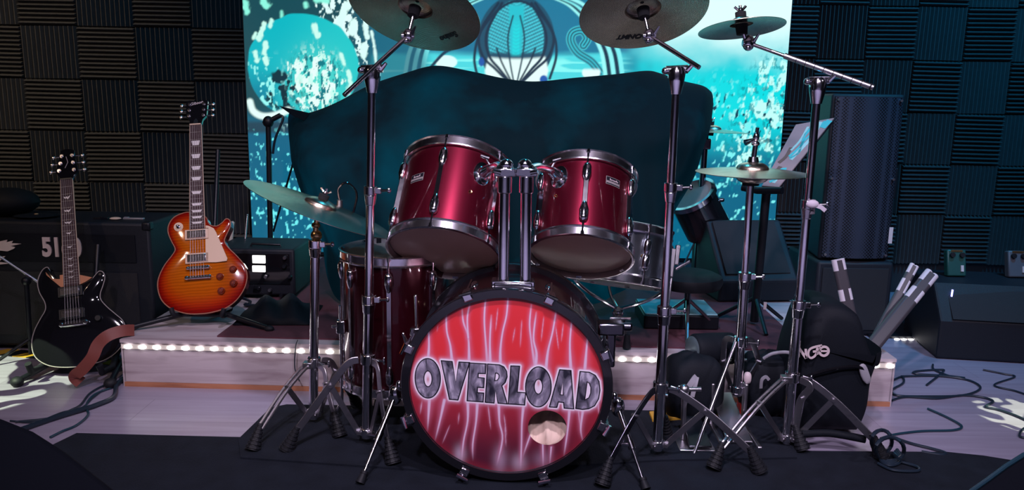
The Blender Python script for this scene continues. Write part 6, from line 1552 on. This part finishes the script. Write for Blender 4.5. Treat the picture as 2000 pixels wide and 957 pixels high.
# bass drum pedal peeking out, right of the drum
pd_ = thing('foot_pedal', 'grey metal drum pedal on the floor right of the bass drum', 'pedal', at(1335, 870, Z=0))
pf = at(1336, 868, Z=0.006)
build(MB().cyl(pf + Vector((0, 0.02, 0.01)), pf + Vector((-0.002, 0.03, 0.17)), 0.0085, n=12), 'post', STEEL, pd_)
build(MB().cyl(pf + Vector((-0.03, 0.03, 0.17)), pf + Vector((0.05, 0.03, 0.172)), 0.007, n=12).ball(pf + Vector((-0.004, 0.026, 0.172)), 0.017), 'cam_axle', STEEL, pd_)
build(MB().box(pf + Vector((0.03, 0.0, 0.005)), (0.11, 0.12, 0.008)), 'base_plate', STEEL, pd_, bevel=0.002)
build(MB().hexa([pf + Vector((0.005, -0.05, 0.012)), pf + Vector((0.075, -0.05, 0.012)), pf + Vector((0.07, 0.10, 0.05)), pf + Vector((0.01, 0.10, 0.05))], [pf + Vector((0.005, -0.05, 0.018)), pf + Vector((0.075, -0.05, 0.018)), pf + Vector((0.07, 0.10, 0.056)), pf + Vector((0.01, 0.10, 0.056))]), 'footboard', DARKSTEEL, pd_, bevel=0.002)
# yellow level and red box on the floor
bY0 = at(1300, 830, Z=0)
lv = thing('plank', 'flat mustard-yellow board lying on the floor behind the pedals', 'board', at(1380, 822, Z=0))
la, lb_ = at(1272, 826, Z=0), at(1412, 815, Z=0)
build(MB().hexa([la + Vector((0, -0.02, .0005)), lb_ + Vector((0, -0.02, .0005)), lb_ + Vector((0, 0.05, .0005)), la + Vector((0, .05, .0005))], [la + Vector((0, -0.02, .022)), lb_ + Vector((0, -0.02, .022)), lb_ + Vector((0, 0.05, .022)), la + Vector((0, .05, .022))]), 'board', YEL, lv, bevel=0.003)
build(MB().box((la + lb_) / 2 + Vector((0, -0.021, .011)), (0.10, 0.003, 0.010)), 'dark_inset', BLACK, lv)
rbx = at(1457, 812, Z=0)
rd = thing('box', 'small red box on the floor behind the hi-hat pedal', 'box', rbx)
build(MB().box(rbx + Vector((0, 0.02, 0.042)), (0.045, 0.04, 0.084)), 'carton', mat('red_card', srgb(190, 36, 20), .5), rd, bevel=0.002)
build(MB().box(rbx + Vector((0, -0.001, 0.078)), (0.046, 0.003, 0.008)), 'flap_edge', mat('dark_red_card', srgb(120, 18, 14), .5), rd)
# shoe-like white-soled slip behind the back foot
slx = at(1590, 880, Z=0.0)

# ---- amplifier wedge at the far right
rY = 3.20
ra = thing('stage_monitor', 'large black monitor cabinet with sloped face at the right edge', 'loudspeaker', at(1900, 700, Z=0))
r0, r1 = at(1828, 701, Z=0), at(2090, 716, Z=0)
z_a, z_b = at(1828, 627, Y=r0.y).z, at(1850, 552, Y=r0.y + 0.12).z
build(wedge_prism(MB(), [(0, 0.002), (0, z_a), (0.12, z_b), (0.42, z_b), (0.42, 0.002)], r0, r1), 'cabinet', TOLEX, ra, angle=0, bevel=0.01)
build(wedge_prism(MB(), [(-0.004, z_a * 0.98 + 0.012), (0.105, z_b - 0.025), (0.100, z_b - 0.020), (-0.009, z_a + 0.012)], r0 + Vector((0.05, 0, 0)), r1), 'grille', GRILLCLOTH, ra, angle=0)
lc = at(1858, 572, Y=r0.y + 0.08); build(MB().bar(lc + Vector((-0.004, -0.012, -0.014)), lc + Vector((0.004, 0.0, 0.014)), 0.006, 0.004, (0, -1, 0)), 'power_light', mat('blue_lamp', (0.1, 0.1, 1), .3, emit=(0.25, 0.25, 1.0), estr=6), ra)
build(MB().ball(at(1892, 646, Y=r0.y - 0.004), 0.03, (1.6, 0.15, 0.5)), 'recessed_handle', BLACK, ra)
# pedals on top of it
def stomp(label, px, py, m_, w_=0.085):
    c = at(px, py, Y=r0.y + 0.22); z = z_b + 0.001; c = Vector((c.x, r0.y + 0.24, z))
    t = thing('effects_pedal', label, 'effects pedal', c, group='pedals on the right cabinet')
    M = Matrix.Translation(c) @ Matrix.Rotation(math.radians(38), 4, 'X')
    build(MB().box((0, 0, 0.06), (w_, 0.035, 0.12), Matrix.Translation(c + Vector((0, 0.01, 0))) @ Matrix.Rotation(math.radians(-14), 4, 'X')), 'enclosure', m_, t, bevel=0.006)
    Mf = Matrix.Translation(c + Vector((0, 0.01, 0))) @ Matrix.Rotation(math.radians(-14), 4, 'X')
    for dx in (-0.022, 0.022): build(MB().cyl(Mf @ Vector((dx, -0.017, 0.095)), Mf @ Vector((dx, -0.030, 0.095)), 0.011, n=14), 'knob', BLACK, t)
    build(MB().box((0.022, -0.020, 0.035), (0.012, 0.006, 0.028), Mf), 'label_plate', WHITEPRINT, t)
    build(MB().box((0.0, -0.019, 0.114), (w_ * .6, 0.004, 0.008), Mf), 'jack_strip', BRASS, t)
    return t
stomp('teal effects pedal standing on the right monitor cabinet', 1872, 545, mat('teal_enamel', srgb(24, 74, 70), .4))
stomp('grey effects pedal at the right picture edge on the cabinet', 1992, 548, mat('grey_enamel', srgb(84, 88, 98), .4))
# short light strip and red tape far behind
fs_strip = thing('led_strip', 'short row of white lights low behind the striped legs', 'light strip', at(1785, 664, Y=3.55))
s0, s1 = at(1748, 664, Y=3.55), at(1824, 666, Y=3.55)
build(MB().box((s0 + s1) / 2 + Vector((0, 0.01, 0)), ((s1 - s0).length, 0.008, 0.012)), 'strip_band', STRIP, fs_strip)
for k in range(6):
    p = s0 + (s1 - s0) * (0.05 + 0.18 * k); inst(ledme, 'led', fs_strip, Matrix.Translation(p - MW[fs_strip.name].translation))
shelf = thing('low_riser', 'dark low riser carrying the short light strip', 'riser', Vector(((s0.x + s1.x) / 2 + 0.1, 3.75, 0)))
build(MB().box(((s0.x + s1.x) / 2 + 0.12, 3.78, s0.z / 2 + 0.004), (0.62, 0.40, s0.z + 0.004)), 'riser_body', mat('umber_board', srgb(70, 50, 44), .7), shelf, bevel=0.004)
build(MB().box(((s0.x + s1.x) / 2 + 0.12, 3.77, s0.z + 0.011), (0.64, 0.42, 0.010)), 'riser_top', BLACK, shelf)
rt_ = at(1797, 655, Y=3.6)
rdt = thing('cup', 'small red cup standing on the low riser at right', 'cup', Vector((rt_.x, 3.62, s0.z + 0.016)))
build(MB().lathe([(0, 0), (0.018, 0), (0.023, 0.055), (0.0215, 0.055), (0.0165, 0.002), (0, 0.002)], 24), 'wall', mat('red_plastic', srgb(196, 20, 24), .4), rdt, world=False)
build(MB().lathe([(0.0225, 0.053), (0.0245, 0.055), (0.0225, 0.057)], 24, closed=True), 'rim', mat('red_plastic', srgb(196, 20, 24), .4), rdt, world=False)

# ---- foreground monitors at the bottom corners
def corner_wedge(label, pts_px, zs, Y, right=False):
    pass
fw = thing('stage_monitor', 'black floor monitor in the bottom left corner', 'loudspeaker', (-1.15, 1.45, 0))
# top edge falls from the left to the right as seen from the hall
e0, e1, e2 = at(-90, 812, Y=1.52), at(120, 880, Y=1.50), at(228, 962, Y=1.48)
sl = [at(-120, 806, Y=1.52), at(0, 818, Y=1.52), at(60, 842, Y=1.51), at(120, 880, Y=1.50), at(180, 926, Y=1.49), at(230, 966, Y=1.48), at(258, 992, Y=1.47)]
vs_ = []
for p in sl: vs_ += [Vector((p.x, p.y, p.z)), Vector((p.x - 0.10, p.y - 0.30, max(0.02, p.z - 0.16))), Vector((p.x - 0.02, p.y + 0.22, max(0.02, p.z - 0.28))), ]
k = len(sl)
top = [p for p in sl]
fb = MB()
zb = 0.008
for p in sl: pass
A_ = [Vector((p.x, p.y, p.z)) for p in sl]                       # ridge
Bf = [Vector((p.x - 0.06, p.y - 0.42, max(0.10, p.z - 0.22))) for p in sl]   # front lower edge of the sloped face
Cb = [Vector((p.x - 0.02, p.y + 0.04, p.z - 0.02)) for p in sl]
gB = [Vector((p.x, p.y, zb)) for p in Bf]; gC = [Vector((p.x, p.y, zb)) for p in Cb]
loops = [[Bf[i], A_[i], Cb[i], gC[i], gB[i]] for i in range(k)]
vs_ = [v for l in loops for v in l]
fs_ = [(i * 5 + j, i * 5 + (j + 1) % 5, (i + 1) * 5 + (j + 1) % 5, (i + 1) * 5 + j) for i in range(k - 1) for j in range(5)] + [tuple(range(5)), tuple(reversed(range((k - 1) * 5, k * 5)))]
build(MB().add(vs_, fs_), 'cabinet', MATTE, fw, angle=35, bevel=0.008)
for i in (1, 3, 4):
    m0 = A_[i] * 0.72 + Bf[i] * 0.28
    build(MB().cyl(m0 + Vector((0, -0.002, 0.0)), m0 + Vector((0, -0.004, 0.006)), 0.004, n=10), 'grille_screw', STEEL, fw)
fr_ = thing('stage_monitor', 'black floor monitor cut off in the bottom right corner', 'loudspeaker', (1.15, 1.5, 0))
sl = [at(1896, 962, Y=1.62), at(1930, 938, Y=1.62), at(1965, 912, Y=1.63), at(2000, 890, Y=1.64), at(2060, 868, Y=1.65)]
A_ = [Vector(p) for p in sl]; Bf = [Vector((p.x + 0.10, p.y - 0.36, max(0.08, p.z - 0.18))) for p in sl]; Cb = [Vector((p.x + 0.03, p.y + 0.03, p.z - 0.02)) for p in sl]
loops = [[Bf[i], A_[i], Cb[i], Vector((Cb[i].x, Cb[i].y, zb)), Vector((Bf[i].x, Bf[i].y, zb))] for i in range(len(sl))]; k = len(sl)
vs_ = [v for l in loops for v in l]
fs_ = [(i * 5 + j, i * 5 + (j + 1) % 5, (i + 1) * 5 + (j + 1) % 5, (i + 1) * 5 + j) for i in range(k - 1) for j in range(5)] + [tuple(range(5)), tuple(reversed(range((k - 1) * 5, k * 5)))]
build(MB().add(vs_, fs_), 'cabinet', MATTE, fr_, angle=35)
build(MB().tube([p + Vector((-0.002, -0.002, 0.003)) for p in A_], 0.005, 8), 'edge_trim', CABLE2, fr_)

# ================================================================== CABLES
def cable(label, pts, r=0.0042, m_=CABLE, group='cables on the floor', lift=0.0):
    P_ = [at(x, y, Z=r + 0.001) + Vector((0, 0, lift + (0.006 if False else 0))) for x, y in pts]
    return tube_thing('cable', label, 'cable', P_, r, m_, 8, 7, group)
cable('thick dark cable bundle running left from the platform corner', [(243, 738), (228, 752), (222, 775), (190, 790), (160, 800), (110, 815), (60, 832), (10, 850)], 0.0085)
cable('thin cable looping above the thick bundle at left', [(240, 742), (205, 752), (176, 768), (158, 790), (140, 800), (100, 816), (30, 824)], 0.0038)
cable('thin cable crossing the bundle and running to the left monitor', [(222, 756), (185, 770), (168, 792), (172, 810), (150, 830), (122, 842), (98, 854)], 0.0038, CABLE2)
cable('thin straight cable left of the crossing cables', [(200, 762), (180, 778), (160, 796), (120, 806), (70, 824), (20, 822)], 0.0032)
cable('cable looping on the floor right of the platform', [(1745, 742), (1762, 736), (1764, 748), (1742, 762), (1752, 772), (1800, 774), (1880, 772), (1915, 758), (1890, 742), (1830, 734), (1760, 735)])
cable('cable making a flat figure eight before the right cabinet', [(1810, 752), (1842, 726), (1835, 722), (1790, 725), (1790, 730), (1850, 734), (1884, 738), (1860, 736), (1825, 722), (1822, 712)])
cable('cable running from the platform end toward the light pool', [(1742, 782), (1770, 775), (1830, 778), (1880, 772), (1920, 776), (1940, 784), (1925, 794), (1950, 800), (1985, 812), (2020, 828)])
cable('cable wavering near the right edge of the floor', [(1920, 722), (1960, 730), (1982, 736), (1942, 752), (1985, 764), (2030, 780)], 0.0036)
cable('blue cable bending back in front of the platform end', [(1812, 798), (1850, 815), (1878, 832), (1862, 840), (1800, 842), (1750, 848), (1720, 856)], 0.0040, CABLE2)
cable('dark cable lying along the back edge of the carpet', [(1740, 852), (1780, 866), (1820, 876), (1846, 884), (1838, 888), (1800, 882)], 0.0046)
cable('cable curling at the far right edge of the floor', [(2010, 832), (1996, 840), (1992, 852), (2008, 856)], 0.0040)
# loops of thick cable standing on the carpet
cl = thing('coiled_cable', 'thick coiled cable looped on the carpet beside the right stand foot', 'cable', at(1730, 890, Z=0.006))
def loop_pts(cx_, cy_, rx_, ry_, Y, a0, a1, n=14): return [at(cx_ + rx_ * math.cos(math.radians(a0 + (a1 - a0) * i / n)), cy_ - ry_ * math.sin(math.radians(a0 + (a1 - a0) * i / n)), Y=Y + 0.02 * math.sin(i)) for i in range(n + 1)]
for pts in (loop_pts(1722, 862, 20, 22, 2.26, -60, 210), loop_pts(1738, 878, 28, 24, 2.22, -50, 215)):
    build(MB().tube(pts, 0.006, 8), 'loop', CABLE, cl)
for k in range(4):
    P_ = [at(1706 + 3 * k, 868 + 6 * k, Z=0.03 - 0.005 * k), at(1716 + 2 * k, 893 + 3 * k, Z=0.012), at(1740, 900 + 3 * k, Z=0.012), at(1758, 892 + 3 * k, Z=0.014), at(1752 - 3 * k, 878 + 3 * k, Z=0.02)]
    build(MB().tube(catmull(P_, 6), 0.005, 8), 'loop', CABLE, cl)
build(MB().tube(catmull([at(1715, 905, Z=0.012), at(1745, 918, Z=0.012), at(1790, 920, Z=0.012), at(1792, 912, Z=0.012), at(1760, 902, Z=0.012)], 6), 0.0045, 8), 'loop', CABLE, cl)
tube_thing('cable', 'thin wire hanging down the platform front by the leftmost stand', 'cable', [at(582, 664, Y=2.74), at(577, 680, Y=2.735), at(576, 720, Y=2.735), at(585, 745, Y=2.72)], 0.0022, CABLE, 6, 6, 'cables on the floor')
